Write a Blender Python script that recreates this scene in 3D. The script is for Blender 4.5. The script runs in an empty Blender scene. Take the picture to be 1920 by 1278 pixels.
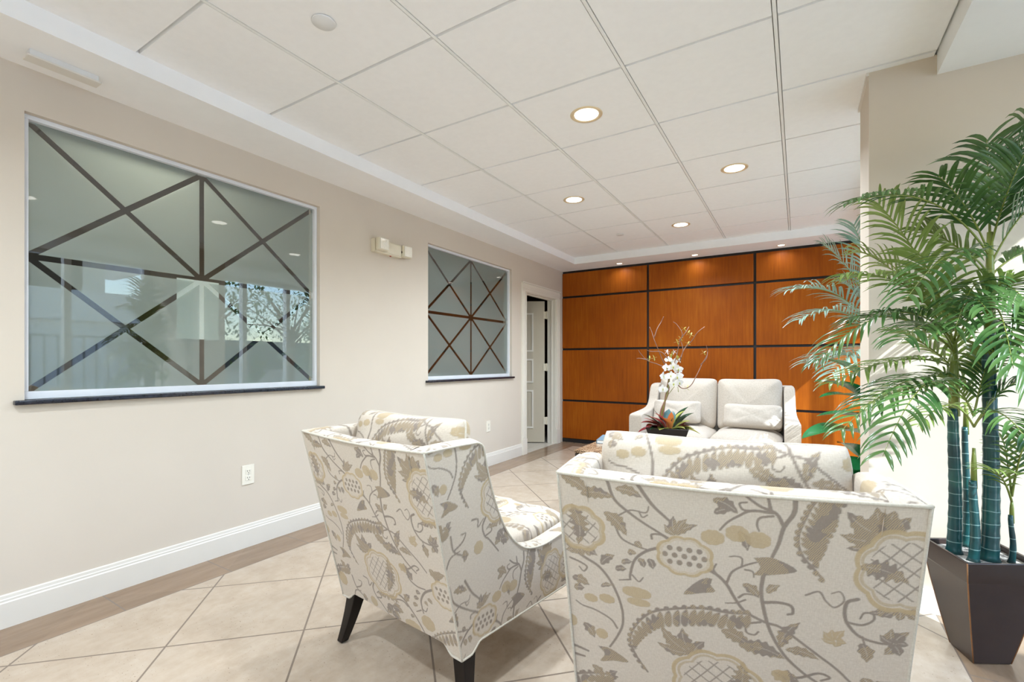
import bpy, math, random
import numpy as np
from mathutils import Vector, Matrix
C = bpy.context.scene
PI = math.pi
random.seed(7)

# ---------------------------------------------------------------- camera
YAW, FPX, PX, PY = 0.553213541, 884.3244, 952.012, 679.315
EYE = 1.115
cam_d = bpy.data.cameras.new('camera'); cam = bpy.data.objects.new('camera', cam_d); C.collection.objects.link(cam)
cam.location = (0, 0, EYE); cam.rotation_euler = (PI/2, 0, YAW)
cam_d.sensor_width = 36; cam_d.lens = FPX/1920*36
cam_d.shift_x = (960-PX)/1920; cam_d.shift_y = (PY-639)/1920
cam_d.clip_start = 0.05
C.camera = cam

# ---------------------------------------------------------------- sky, sun, exposure
W = bpy.data.worlds.new('sky'); C.world = W; W.use_nodes = True
wn = W.node_tree.nodes; wl = W.node_tree.links; wn.clear()
wo = wn.new('ShaderNodeOutputWorld'); wb = wn.new('ShaderNodeBackground'); ws = wn.new('ShaderNodeTexSky')
ws.sky_type = 'NISHITA'; ws.sun_disc = False; ws.sun_elevation = math.radians(44); ws.sun_rotation = math.radians(120)
ws.air_density = 1.0; ws.dust_density = 0.4; ws.ozone_density = 1.2
wb.inputs['Strength'].default_value = 1.0
wl.new(ws.outputs[0], wb.inputs[0]); wl.new(wb.outputs[0], wo.inputs[0])
sd = bpy.data.lights.new('sun', 'SUN'); sun = bpy.data.objects.new('sun', sd); C.collection.objects.link(sun)
sd.energy = 12.0; sd.angle = math.radians(0.6); sd.color = (.86, .92, 1.0)
SUN_DIR = Vector((-1.0, 0.55, -1.02)).normalized()
sun.rotation_euler = SUN_DIR.to_track_quat('-Z', 'Y').to_euler(); sun.location = (8, -4, 9)
C.view_settings.view_transform = 'Standard'; C.view_settings.look = 'None'
C.view_settings.gamma = 1.0; C.view_settings.use_curve_mapping = False
C.view_settings.exposure = -0.03
LAMP_W = 27.0
C.cycles.max_bounces = 10; C.cycles.diffuse_bounces = 6; C.cycles.transparent_max_bounces = 12
C.cycles.sample_clamp_indirect = 6.0
C.cycles.use_denoising = True

# ---------------------------------------------------------------- helpers
def pix(u, v, Y=None, Z=None, X=None):
    """the point of the place seen at a photo pixel, at a given depth"""
    a = (u-PX)/FPX; z = (PY-v)/FPX
    d = Vector((math.cos(YAW)*a-math.sin(YAW), math.sin(YAW)*a+math.cos(YAW), z))
    if Y is not None: t = Y/d.y
    elif X is not None: t = X/d.x
    else: t = (Z-EYE)/d.z
    return Vector((d.x*t, d.y*t, EYE+d.z*t))

def tag(o, label=None, cat=None, group=None, kind=None):
    if label: o['label'] = label
    if cat: o['category'] = cat
    if group: o['group'] = group
    if kind: o['kind'] = kind
    return o

def empty(name, loc=(0,0,0), rz=0.0, **k):
    o = bpy.data.objects.new(name, None); C.collection.objects.link(o)
    o.location = loc; o.rotation_euler = (0, 0, rz); o.empty_display_size = .1
    return tag(o, **k)

class MB:
    """collects shapes, links them as one mesh object"""
    def __init__(s, off=(0,0,0)):
        s.v = []; s.f = []; s.sm = []; s.off = Vector(off); s.mi = []
    def add(s, vs, fs, smooth=False, mi=0):
        n = len(s.v); s.v += [tuple(Vector(p)-s.off) for p in vs]
        s.f += [tuple(i+n for i in f) for f in fs]; s.sm += [smooth]*len(fs); s.mi += [mi]*len(fs)
        return s
    def box(s, x0, x1, y0, y1, z0, z1, mi=0):
        vs = [(x, y, z) for x in (x0, x1) for y in (y0, y1) for z in (z0, z1)]
        return s.add(vs, [(0,1,3,2),(4,6,7,5),(0,4,5,1),(2,3,7,6),(0,2,6,4),(1,5,7,3)], mi=mi)
    def obox(s, o, ax, ay, az, mi=0):
        """box from corner o with edge vectors"""
        o = Vector(o); ax = Vector(ax); ay = Vector(ay); az = Vector(az)
        vs = [o+ax*i+ay*j+az*k for i in (0,1) for j in (0,1) for k in (0,1)]
        return s.add(vs, [(0,1,3,2),(4,6,7,5),(0,4,5,1),(2,3,7,6),(0,2,6,4),(1,5,7,3)], mi=mi)
    def tube(s, pts, r, n=8, cap=True, mi=0, closed=False):
        pts = [Vector(p) for p in pts]; m = len(pts)
        rs = r if isinstance(r, (list, tuple)) else [r]*m
        vs = []; up = Vector((0,0,1)); prev = None
        for i, p in enumerate(pts):
            if closed: t = pts[(i+1) % m]-pts[i-1]
            else: t = pts[min(i+1, m-1)]-pts[max(i-1, 0)]
            if t.length < 1e-9: t = Vector((0,0,1))
            t.normalize()
            if prev is None:
                a = t.cross(up if abs(t.z) < .95 else Vector((1,0,0))).normalized()
            else:
                a = prev-t*prev.dot(t)
                a = a.normalized() if a.length > 1e-6 else t.orthogonal().normalized()
            prev = a; b = t.cross(a)
            for k in range(n):
                q = 2*PI*k/n; vs.append(p+(a*math.cos(q)+b*math.sin(q))*rs[i])
        fs = []
        for i in range(m if closed else m-1):
            j = (i+1) % m
            for k in range(n):
                fs.append((i*n+k, i*n+(k+1) % n, j*n+(k+1) % n, j*n+k))
        if cap and not closed: fs += [tuple(range(n))[::-1], tuple((m-1)*n+k for k in range(n))]
        return s.add(vs, fs, True, mi)
    def lathe(s, prof, n=24, c=(0,0,0), mi=0, axis='z', smooth=True):
        vs = []; c = Vector(c)
        for r, h in prof:
            for k in range(n):
                q = 2*PI*k/n
                p = Vector((r*math.cos(q), r*math.sin(q), h))
                if axis == 'x': p = Vector((p.z, p.x, p.y))
                vs.append(c+p)
        fs = []
        for i in range(len(prof)-1):
            for k in range(n):
                fs.append((i*n+k, i*n+(k+1) % n, (i+1)*n+(k+1) % n, (i+1)*n+k))
        fs.append(tuple(range(n))[::-1]); fs.append(tuple((len(prof)-1)*n+k for k in range(n)))
        return s.add(vs, fs, smooth, mi)
    def prism(s, poly, vec, mi=0):
        """polygon (list of points) swept by vec"""
        n = len(poly); vec = Vector(vec); poly = [Vector(p) for p in poly]
        vs = poly+[p+vec for p in poly]
        fs = [tuple(range(n))[::-1], tuple(range(n, 2*n))]+[(i, (i+1) % n, (i+1) % n+n, i+n) for i in range(n)]
        return s.add(vs, fs, mi=mi)
    def blob(s, c, rx, ry, rz, nu=14, nv=8, mi=0, rot=None, p=1.0):
        vs = []; R = rot or Matrix.Identity(3); c = Vector(c)
        sp = lambda x: math.copysign(abs(x)**p, x)
        for j in range(nv+1):
            th = PI*j/nv
            for i in range(nu):
                ph = 2*PI*i/nu
                vs.append(c+R@Vector((rx*sp(math.sin(th))*sp(math.cos(ph)), ry*sp(math.sin(th))*sp(math.sin(ph)), rz*sp(math.cos(th)))))
        fs = [(j*nu+i, (j+1)*nu+i, (j+1)*nu+(i+1) % nu, j*nu+(i+1) % nu) for j in range(nv) for i in range(nu)]
        return s.add(vs, fs, True, mi)
    def build(s, name, mats, parent=None, bevel=0, weld=False, seg=2, **k):
        me = bpy.data.meshes.new(name); me.from_pydata(s.v, [], s.f)
        for m in (mats if isinstance(mats, (list, tuple)) else [mats]): me.materials.append(m)
        me.polygons.foreach_set('use_smooth', s.sm); me.polygons.foreach_set('material_index', s.mi)
        me.update()
        if weld:
            import bmesh
            b = bmesh.new(); b.from_mesh(me); bmesh.ops.remove_doubles(b, verts=b.verts, dist=1e-5)
            bmesh.ops.recalc_face_normals(b, faces=b.faces); b.to_mesh(me); b.free()
        o = bpy.data.objects.new(name, me); C.collection.objects.link(o)
        if parent: o.parent = parent
        if bevel:
            md = o.modifiers.new('bevel', 'BEVEL'); md.width = bevel; md.segments = seg; md.limit_method = 'ANGLE'; md.angle_limit = math.radians(40)
            me.polygons.foreach_set('use_smooth', [True]*len(me.polygons))
            w = o.modifiers.new('wn', 'WEIGHTED_NORMAL'); w.keep_sharp = True
        return tag(o, **k)

def spline(pts, n=8):
    """smooth curve through points"""
    P = [Vector(p) for p in pts]; out = []
    Q = [P[0]*2-P[1]]+P+[P[-1]*2-P[-2]]
    for i in range(1, len(Q)-2):
        a, b, c, d = Q[i-1:i+3]
        for k in range(n):
            t = k/n
            out.append(.5*((2*b)+(c-a)*t+(2*a-5*b+4*c-d)*t*t+(3*b-a-3*c+d)*t*t*t))
    return out+[P[-1]]

# ---------------------------------------------------------------- materials
class NT:
    def __init__(s, name):
        s.m = bpy.data.materials.new(name); s.m.use_nodes = True; s.t = s.m.node_tree
        s.b = s.t.nodes['Principled BSDF']; s.o = s.t.nodes['Material Output']
    def n(s, typ, **kw):
        x = s.t.nodes.new('ShaderNode'+typ)
        for k, v in kw.items():
            if k.startswith('_'): setattr(x, k[1:], v)
            else: s.set(x.inputs[k.replace('__', ' ')], v)
        return x
    def set(s, sock, v):
        if isinstance(v, bpy.types.NodeSocket): s.t.links.new(v, sock)
        else: sock.default_value = v
    def math(s, op, a, b=0.0, c=0.0):
        x = s.t.nodes.new('ShaderNodeMath'); x.operation = op
        s.set(x.inputs[0], a); s.set(x.inputs[1], b); s.set(x.inputs[2], c); return x.outputs[0]
    def mix(s, f, a, b):
        x = s.t.nodes.new('ShaderNodeMix'); x.data_type = 'RGBA'
        s.set(x.inputs[0], f); s.set(x.inputs[6], a if not isinstance(a, tuple) else (*a[:3], 1)); s.set(x.inputs[7], b if not isinstance(b, tuple) else (*b[:3], 1))
        return x.outputs[2]
    def ramp(s, f, stops):
        x = s.t.nodes.new('ShaderNodeValToRGB'); s.set(x.inputs[0], f)
        e = x.color_ramp.elements
        while len(e) < len(stops): e.new(.5)
        for i, (p, c) in enumerate(stops):
            e[i].position = p; e[i].color = (*c[:3], 1) if isinstance(c, tuple) else (c, c, c, 1)
        return x.outputs[0]
    def coord(s, which='Object'): return s.n('TexCoord').outputs[which]
    def noise(s, vec, scale=5, detail=3, rough=.5, stretch=None):
        if stretch:
            mp = s.n('Mapping', Vector=vec, Scale=stretch); vec = mp.outputs[0]
        return s.n('TexNoise', Vector=vec, Scale=scale, Detail=detail, Roughness=rough).outputs['Fac']
    def bump(s, h, strength=.2, dist=.002):
        x = s.n('Bump', Height=h, Strength=strength, Distance=dist); s.set(s.b.inputs['Normal'], x.outputs[0]); return x
    def p(s, **kw):
        for k, v in kw.items():
            k = k.replace('__', ' ')
            if isinstance(v, tuple) and len(v) == 3: v = (*v, 1)
            s.set(s.b.inputs[k], v)
        return s
def simple(name, col, rough=.5, metal=0.0, spec=.5, var=0.06, nscale=14, bump=0.0, bscale=60, **kw):
    """plain paint / plastic / metal with a little procedural variation"""
    t = NT(name); c = t.coord()
    f = t.noise(c, nscale, 3)
    lo = tuple(max(0, x*(1-var)) for x in col); hi = tuple(min(1, x*(1+var)) for x in col)
    t.p(Base__Color=t.ramp(f, [(.3, lo), (.7, hi)]), Roughness=rough, Metallic=metal, Specular__IOR__Level=spec, **kw)
    if bump: t.bump(t.noise(c, bscale, 4), bump, .002)
    return t.m
def s2l(r, g, b):
    f = lambda c: (c/255/12.92) if c/255 <= .04045 else ((c/255+.055)/1.055)**2.4
    return (f(r), f(g), f(b))

M = {}
M['wall'] = simple('wall paint', (.63, .56, .475), .75, var=.015, nscale=3, bump=.05, bscale=220, spec=.25)
M['white_trim'] = simple('white trim paint', (.72, .685, .62), .35, var=.01)
M['cream_trim'] = simple('cream trim paint', (.78, .745, .66), .35, var=.01)
M['ceil_paint'] = simple('white ceiling paint', (.90, .90, .895), .8, var=.01)
M['tile_board'] = simple('white acoustic ceiling board', (.90, .90, .895), .9, var=.012, nscale=30, bump=.12, bscale=500, spec=.2)
M['grid_metal'] = simple('white ceiling grid metal', (.85, .85, .83), .4, var=.01)
M['black'] = simple('black lacquer', (.010, .008, .008), .6, var=.2)
M['alu'] = simple('white aluminium', (.74, .76, .80), .3, var=.02)
M['dark_sill'] = simple('black stone sill', (.016, .017, .026), .16, var=.5, nscale=80)
M['cream_plastic'] = simple('cream plastic', (.72, .66, .52), .4, var=.02)
M['ivory_plastic'] = simple('ivory plastic', (.80, .76, .66), .35, var=.02)
M['white_plastic'] = simple('white plastic', (.75, .75, .74), .4, var=.02)
M['slot'] = simple('dark slot', (.03, .025, .02), .6, var=.1)
M['steel'] = simple('brushed steel', (.5, .5, .5), .35, metal=1, var=.05)
M['gold_trim'] = simple('pale gold lamp trim', (.78, .64, .42), .3, metal=.3, var=.03)
M['office_wall'] = simple('brown office wall', (.16, .125, .085), .8, var=.05)
M['office_dark'] = simple('dark office furniture', (.05, .04, .035), .5, var=.1)

def emitter(name, col, strength):
    t = NT(name); t.p(Base__Color=(.8, .8, .8), Emission__Color=col, Emission__Strength=strength); return t.m
M['lamp_glow'] = emitter('glowing lamp lens', (1.0, .95, .86), 5.0)

def m_wood():
    t = NT('reddish anigre veneer'); c = t.coord()
    g = t.noise(c, 6, 6, .6, stretch=(9, 9, .55)); g2 = t.noise(c, 2.2, 3, .5, stretch=(1, 1, .8)); r = t.n('ObjectInfo').outputs['Random']
    f = t.math('ADD', t.math('MULTIPLY', g, .5), t.math('MULTIPLY', g2, .5))
    col = t.ramp(f, [(.32, (.235, .050, .003)), (.5, (.33, .078, .004)), (.66, (.415, .115, .007))])
    fine = t.noise(c, 60, 4, .7, stretch=(6, 6, .35))
    col = t.mix(t.math('MULTIPLY', fine, .3), col, (.20, .05, .01))
    t.p(Base__Color=col, Roughness=.42, Specular__IOR__Level=.12)
    return t.m
M['wood'] = m_wood()

def m_floor():
    """diagonal travertine field with a darker tile border along the walls"""
    t = NT('travertine floor tile'); c = t.coord()
    sx = t.n('SeparateXYZ', Vector=c); x, y = sx.outputs[0], sx.outputs[1]
    T = .5075; o = (-2.116, .869); k = 1/(T*math.sqrt(2))
    dx = t.math('SUBTRACT', x, o[0]); dy = t.math('SUBTRACT', y, o[1])
    a = t.math('MULTIPLY', t.math('ADD', dx, dy), k); b = t.math('MULTIPLY', t.math('SUBTRACT', dy, dx), k)
    def edge(q, w):
        fr = t.math('FRACT', q); d = t.math('MINIMUM', fr, t.math('SUBTRACT', 1.0, fr))
        return t.math('LESS_THAN', d, w)
    gf = t.math('MAXIMUM', edge(a, .0042/T*.9), edge(b, .0042/T*.9))
    # border masks
    left = t.math('LESS_THAN', x, -2.575); right = t.math('GREATER_THAN', x, .517); back = t.math('GREATER_THAN', y, 5.82)
    bord = t.math('MAXIMUM', left, t.math('MAXIMUM', back, right))
    yb = t.math('MULTIPLY', t.math('SUBTRACT', y, .902), 1/.4665); xb = t.math('MULTIPLY', t.math('SUBTRACT', x, -2.575), 1/.4665)
    ge = t.math('LESS_THAN', t.math('ABSOLUTE', t.math('SUBTRACT', x, -2.575)), .0028)
    ge = t.math('MAXIMUM', ge, t.math('LESS_THAN', t.math('ABSOLUTE', t.math('SUBTRACT', x, .517)), .0028))
    gb = t.math('MAXIMUM', t.math('MULTIPLY', edge(yb, .006), t.math('MAXIMUM', left, right)), t.math('MULTIPLY', edge(xb, .006), back))
    grout = t.math('MAXIMUM', t.math('MULTIPLY', gf, t.math('SUBTRACT', 1.0, bord)), t.math('MAXIMUM', gb, ge))
    # per tile tone
    cell = t.n('CombineXYZ', X=t.math('FLOOR', a), Y=t.math('FLOOR', b), Z=t.math('FLOOR', t.math('MULTIPLY', yb, bord)))
    wn_ = t.n('TexWhiteNoise', Vector=cell.outputs[0]); rnd = wn_.outputs['Value']
    v = t.noise(c, 3.2, 6, .62, stretch=(1, 1.8, 1)); cl = t.noise(c, 14, 6, .65, stretch=(1.6, 1, 1))
    col = t.ramp(t.math('ADD', t.math('MULTIPLY', v, .55), t.math('MULTIPLY', cl, .45)), [(.3, (.37, .285, .205)), (.5, (.46, .37, .28)), (.7, (.53, .445, .355))])
    col = t.mix(t.math('MULTIPLY', rnd, .25), col, (.45, .37, .29))
    # travertine pits
    pn = t.noise(c, 95, 2, .5, stretch=(1, 2.0, 1)); mod = t.noise(c, 5, 2)
    pits = t.math('MULTIPLY', t.math('GREATER_THAN', pn, .70), t.math('GREATER_THAN', mod, .47))
    col = t.mix(t.math('MULTIPLY', pits, .9), col, (.16, .105, .065))
    bc = t.ramp(t.noise(c, 5, 6, .65, stretch=(3.0, .5, 1)), [(.3, (.19, .122, .073)), (.5, (.24, .163, .104)), (.7, (.29, .20, .132))])
    bc = t.mix(t.math('MULTIPLY', rnd, .35), bc, (.33, .22, .14))
    col = t.mix(bord, col, bc)
    col = t.mix(grout, col, (.20, .155, .12))
    t.p(Base__Color=col, Roughness=.24, Specular__IOR__Level=.4)
    t.bump(t.math('SUBTRACT', 1.0, grout), .35, .0015)
    return t.m
M['floor'] = m_floor()

def m_frost(y0, y1, z0, z1, sw):
    """frosted glass etched around clear stripes: cross, diagonals and diamond"""
    t = NT('frosted glass with clear stripes'); c = t.coord(); s = t.n('SeparateXYZ', Vector=c)
    Y = t.math('MULTIPLY', t.math('SUBTRACT', s.outputs[1], (y0+y1)/2), 2/(y1-y0)); Z = t.math('MULTIPLY', t.math('SUBTRACT', s.outputs[2], (z0+z1)/2), 2/(z1-z0))
    hw, hh = (y1-y0)/2, (z1-z0)/2; dn = math.hypot(hw, hh); ds = hw*hh/dn   # metres per unit across a diagonal
    ab = lambda q: t.math('ABSOLUTE', q); lt = lambda q, w: t.math('LESS_THAN', q, w)
    m = lt(ab(t.math('MULTIPLY', Y, hw)), sw/2); m = t.math('MAXIMUM', m, lt(ab(t.math('MULTIPLY', Z, hh)), sw/2))
    m = t.math('MAXIMUM', m, lt(ab(t.math('MULTIPLY', t.math('SUBTRACT', ab(Y), ab(Z)), ds)), sw/2))
    m = t.math('MAXIMUM', m, lt(ab(t.math('MULTIPLY', t.math('SUBTRACT', t.math('ADD', ab(Y), ab(Z)), 1.0), ds)), sw/2))
    # frosted part
    n = t.noise(c, 2.0, 2)
    t.p(Base__Color=t.ramp(n, [(.2, (.36, .42, .395)), (.8, (.40, .455, .43))]), Roughness=.55, Coat__Weight=1.0, Coat__Roughness=.012, Coat__IOR=2.5, Specular__IOR__Level=.3)
    tr = t.n('BsdfTransparent', Color=(.85, .88, .86, 1)); gl = t.n('BsdfGlossy', Color=(1, 1, 1, 1), Roughness=.01)
    fr = t.n('Fresnel', IOR=2.1); ff = t.math('MULTIPLY', fr.outputs[0], t.math('SUBTRACT', 1.0, t.n('NewGeometry').outputs['Backfacing'])); mx = t.n('MixShader', Fac=ff); t.t.links.new(tr.outputs[0], mx.inputs[1]); t.t.links.new(gl.outputs[0], mx.inputs[2])
    tlc = t.n('BsdfTranslucent', Color=(.75, .85, .80, 1)); b2 = t.n('MixShader', Fac=.30); t.t.links.new(t.b.outputs[0], b2.inputs[1]); t.t.links.new(tlc.outputs[0], b2.inputs[2])
    thin = t.n('MixShader', Fac=.48); t.t.links.new(b2.outputs[0], thin.inputs[1]); t.t.links.new(tr.outputs[0], thin.inputs[2])
    fi = t.n('MixShader', Fac=m); t.t.links.new(thin.outputs[0], fi.inputs[1]); t.t.links.new(mx.outputs[0], fi.inputs[2])
    t.t.links.new(fi.outputs[0], t.o.inputs[0]); return t.m

def m_clear():
    t = NT('clear window glass')
    tr = t.n('BsdfTransparent', Color=(.93, .96, .95, 1)); gl = t.n('BsdfGlossy', Color=(1, 1, 1, 1), Roughness=.005)
    fr = t.n('Fresnel', IOR=1.35); ff = t.math('MULTIPLY', fr.outputs[0], t.math('SUBTRACT', 1.0, t.n('NewGeometry').outputs['Backfacing'])); mx = t.n('MixShader', Fac=ff); t.t.links.new(tr.outputs[0], mx.inputs[1]); t.t.links.new(gl.outputs[0], mx.inputs[2])
    t.t.links.new(mx.outputs[0], t.o.inputs[0]); return t.m
M['clear'] = m_clear()

def m_floral():
    """cream linen with taupe and gold crewel embroidery; masks are stored on the mesh by thread"""
    t = NT('crewel embroidered linen'); a = t.n('Attribute', _attribute_name='thread'); s = t.n('SeparateColor', Color=a.outputs['Color'])
    uv = t.n('UVMap').outputs[0]; c = uv
    weave = t.noise(c, 420, 2, .5, stretch=(1, .25, 1)); weave2 = t.noise(c, 420, 2, .5, stretch=(.25, 1, 1))
    wv = t.math('MULTIPLY', t.math('ADD', weave, weave2), .5)
    ground = t.ramp(wv, [(.35, (.50, .425, .34)), (.65, (.585, .51, .42))])
    st = t.n('Mapping', Vector=c, Rotation=(0, 0, .6))
    w = t.n('TexWave', Vector=st.outputs[0], Scale=95, Distortion=5, Detail=2)
    patch = t.noise(c, 22, 2)
    gmix = t.math('MULTIPLY', t.math('GREATER_THAN', w.outputs['Fac'], .55), t.math('GREATER_THAN', patch, .47))
    taupe = t.mix(wv, (.215, .172, .135), (.29, .24, .195)); gold = t.mix(wv, (.39, .285, .15), (.48, .37, .22))
    leaf = t.mix(t.math('MULTIPLY', gmix, t.math('MULTIPLY', s.outputs[2], .85)), taupe, gold)
    col = t.mix(s.outputs[0], ground, leaf); col = t.mix(s.outputs[1], col, gold)
    t.p(Base__Color=col, Roughness=.85, Specular__IOR__Level=.2, Sheen__Weight=.15, Sheen__Roughness=.5)
    h = t.math('ADD', t.math('MULTIPLY', t.math('MAXIMUM', s.outputs[0], s.outputs[1]), 1.2), t.math('MULTIPLY', wv, .6))
    h = t.math('ADD', h, t.math('MULTIPLY', w.outputs['Fac'], t.math('MULTIPLY', t.math('MAXIMUM', s.outputs[0], s.outputs[1]), .35)))
    t.bump(h, .35, .0012); return t.m
M['floral'] = m_floral()

def m_fabric(name, lo, hi, sc=260):
    t = NT(name); c = t.coord(); a = t.noise(c, sc, 2, .5, stretch=(1, 1, .3)); b = t.noise(c, sc, 2, .5, stretch=(.3, .3, 1))
    f = t.math('MULTIPLY', t.math('ADD', a, b), .5)
    t.p(Base__Color=t.ramp(f, [(.35, lo), (.65, hi)]), Roughness=.88, Specular__IOR__Level=.2, Sheen__Weight=.2)
    t.bump(f, .25, .0015); return t.m
M['oatmeal'] = m_fabric('oatmeal chenille', (.43, .365, .295), (.56, .49, .41))
M['pillow_cloth'] = m_fabric('cream cushion cloth', (.47, .405, .335), (.56, .495, .42), 200)
M['piping'] = m_fabric('cream piping cord', (.48, .43, .35), (.58, .53, .44), 400)

def m_leaf(name, lo, hi, rough=.4, trans=.25, nsc=6):
    t = NT(name); c = t.coord(); f = t.noise(c, nsc, 3)
    col = t.ramp(f, [(.3, lo), (.7, hi)]); t.p(Base__Color=col, Roughness=.24, Specular__IOR__Level=.4)
    tl = t.n('BsdfTranslucent', Color=col); mx = t.n('MixShader', Fac=trans)
    t.t.links.new(t.b.outputs[0], mx.inputs[1]); t.t.links.new(tl.outputs[0], mx.inputs[2]); t.t.links.new(mx.outputs[0], t.o.inputs[0])
    return t.m
M['palm_leaf'] = m_leaf('palm leaf green', (.028, .085, .026), (.12, .215, .060), .38)
M['palm_yellow'] = m_leaf('young palm leaf yellow green', (.12, .20, .035), (.30, .38, .11), .38)
M['palm_stem'] = m_leaf('palm stalk olive', (.14, .19, .03), (.30, .33, .08), .5, .05)
M['sun_glare_leaf'] = m_leaf('palm leaf paled by sun glare', (.20, .34, .26), (.42, .56, .46), .3)  # glare of the sun is put into this pale base colour
M['broad_leaf'] = m_leaf('broad leaf deep green', (.006, .11, .030), (.02, .20, .06), .22, .15)
M['bush'] = m_leaf('garden leaf', (.03, .09, .02), (.12, .24, .05), .5)
M['bush_yellow'] = m_leaf('yellow garden leaf', (.25, .35, .04), (.45, .55, .08), .5)

def m_cane():
    t = NT('teal ringed palm cane'); c = t.coord(); s = t.n('SeparateXYZ', Vector=c)
    wob = t.math('MULTIPLY', t.noise(c, 20, 2), .01)
    fr = t.math('FRACT', t.math('MULTIPLY', t.math('ADD', s.outputs[2], wob), 1/.047))
    ring = t.math('LESS_THAN', fr, .07)
    col = t.ramp(t.noise(c, 9, 4), [(.3, (.005, .030, .036)), (.55, (.009, .070, .072)), (.75, (.025, .13, .105))])
    col = t.mix(t.math('MULTIPLY', ring, .7), col, (.24, .38, .36))
    t.p(Base__Color=col, Roughness=.32, Coat__Weight=.3, Coat__Roughness=.15)
    t.bump(t.math('MULTIPLY', ring, 1.0), .5, .002); return t.m
M['cane'] = m_cane()
def m_pot():
    t = NT('dark bronze planter metal'); c = t.coord()
    f = t.noise(c, 5, 5, .6)
    t.p(Base__Color=t.ramp(f, [(.3, (.020, .010, .008)), (.7, (.038, .021, .016))]), Roughness=t.ramp(f, [(.2, .28), (.8, .42)]), Coat__Weight=.55, Coat__Roughness=.22, Specular__IOR__Level=.2)
    return t.m
M['pot'] = m_pot()
M['pot_edge'] = simple('worn copper edge', (.32, .15, .06), .4, metal=.6, var=.2)
def m_gravel():
    t = NT('grey pot gravel'); c = t.coord(); v = t.n('TexVoronoi', Vector=c, Scale=70)
    t.p(Base__Color=t.ramp(t.n('SeparateColor', Color=v.outputs['Color']).outputs[0], [(.1, (.05, .045, .04)), (.9, (.45, .42, .38))]), Roughness=.8)
    t.bump(v.outputs['Distance'], 1.0, .006); return t.m
M['gravel'] = m_gravel()
def m_granite():
    t = NT('brown granite'); c = t.coord(); v = t.n('TexVoronoi', Vector=c, Scale=90)
    f = t.math('ADD', t.math('MULTIPLY', t.noise(c, 30, 5, .7), .6), t.math('MULTIPLY', v.outputs['Distance'], .5))
    t.p(Base__Color=t.ramp(f, [(.35, (.03, .02, .015)), (.5, (.22, .13, .07)), (.68, (.48, .34, .22))]), Roughness=.15); return t.m
M['granite'] = m_granite()
M['dark_wood'] = simple('espresso wood', (.020, .012, .009), .28, var=.3, nscale=20)
M['leg_wood'] = simple('black lacquered wood', (.008, .005, .004), .3, var=.3, spec=.25)
M['paper'] = simple('white paper', (.88, .90, .89), .8, var=.01)
M['book_blue'] = simple('slate blue book cloth', (.13, .20, .25), .6, var=.1)
M['petal'] = m_leaf('white orchid petal', (.78, .76, .72), (.86, .85, .82), .5, .3)
M['petal_red'] = m_leaf('dark red bract', (.13, .012, .018), (.28, .03, .035), .45, .1)
M['petal_pink'] = m_leaf('pink bract', (.50, .09, .09), (.66, .22, .18), .45, .15)
M['petal_orange'] = m_leaf('orange bract', (.65, .22, .06), (.75, .36, .14), .45, .15)
M['petal_lime'] = m_leaf('yellow green bract', (.40, .42, .08), (.60, .60, .20), .45, .2)
M['leaf_dark'] = m_leaf('dark olive leaf', (.015, .04, .02), (.04, .09, .04), .35, .08)
M['leaf_teal'] = m_leaf('blue grey leaf', (.08, .17, .18), (.14, .26, .27), .4, .1)
M['twig'] = simple('curly willow twig', (.22, .11, .07), .6, var=.2)

# ================================================================ the room
XW, YB, ZC, ZS = -2.849, 6.09, 2.479, 2.394      # left wall face, back wall face, grid ceiling, soffit
XR, Y0 = 1.44, -2.6                               # glass wall line, wall behind the camera
GX, GY, TL = -1.301, 2.132, .61                   # a ceiling grid crossing and the grid module
FX, FY = -2.487, 5.685                            # inner edges of the soffits

def struct(mb, name, mat, parent=None, **k):
    o = mb.build(name, mat, parent, **k)
    if parent is None: o['kind'] = 'structure'
    return o

struct(MB().box(XW-.12, 4.2, Y0-.12, YB+.25, -.12, 0), 'floor', M['floor'])
struct(MB().box(XW-3.2, XW-.12, 0, YB+1.2, -.12, -.0), 'floor.001', simple('office floor tile', (.60, .56, .48), .4))

# left wall with two glazed openings and a doorway
WIN = [(.637, 2.114, .953, 2.204), (3.245, 4.706, .953, 2.196)]
DR = (5.03, 5.855, 1.975)
mb = MB(); x0, x1 = XW-.12, XW
ys = [Y0, WIN[0][0], WIN[0][1], WIN[1][0], WIN[1][1], DR[0]-.02, DR[1]+.02, YB+.1]
mb.box(x0, x1, ys[0], ys[1], 0, 2.6); mb.box(x0, x1, ys[2], ys[3], 0, 2.6); mb.box(x0, x1, ys[4], ys[5], 0, 2.6); mb.box(x0, x1, ys[6], ys[7], 0, 2.6)
for a, b, z0, z1 in WIN: mb.box(x0, x1, a, b, 0, z0); mb.box(x0, x1, a, b, z1, 2.6)
mb.box(x0, x1, ys[5], ys[6], DR[2]+.02, 2.6)
struct(mb, 'wall_left', M['wall'], weld=True)
m = MB(); m.box(XW-.12, -2.3, Y0-.12, Y0, 0, 2.6); m.box(1.2, 4.2, Y0-.12, Y0, 0, 2.6); m.box(-2.3, 1.2, Y0-.12, Y0, 2.3, 2.6); m.box(-2.3, 1.2, Y0-.12, Y0, 0, .9); m.box(-2.3, -.6, Y0-.12, Y0, .9, 2.3)
struct(m, 'wall_behind', M['wall'])
w6 = struct(MB().box(-.6, 1.2, Y0-.09, Y0-.03, .90, .95).box(-.6, 1.2, Y0-.09, Y0-.03, 2.25, 2.3), 'window_6', M['alu'])
for x in (-.57, .30, 1.17): MB().box(x-.03, x+.03, Y0-.09, Y0-.03, .95, 2.25).build('mullion', M['alu'], w6)
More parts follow.
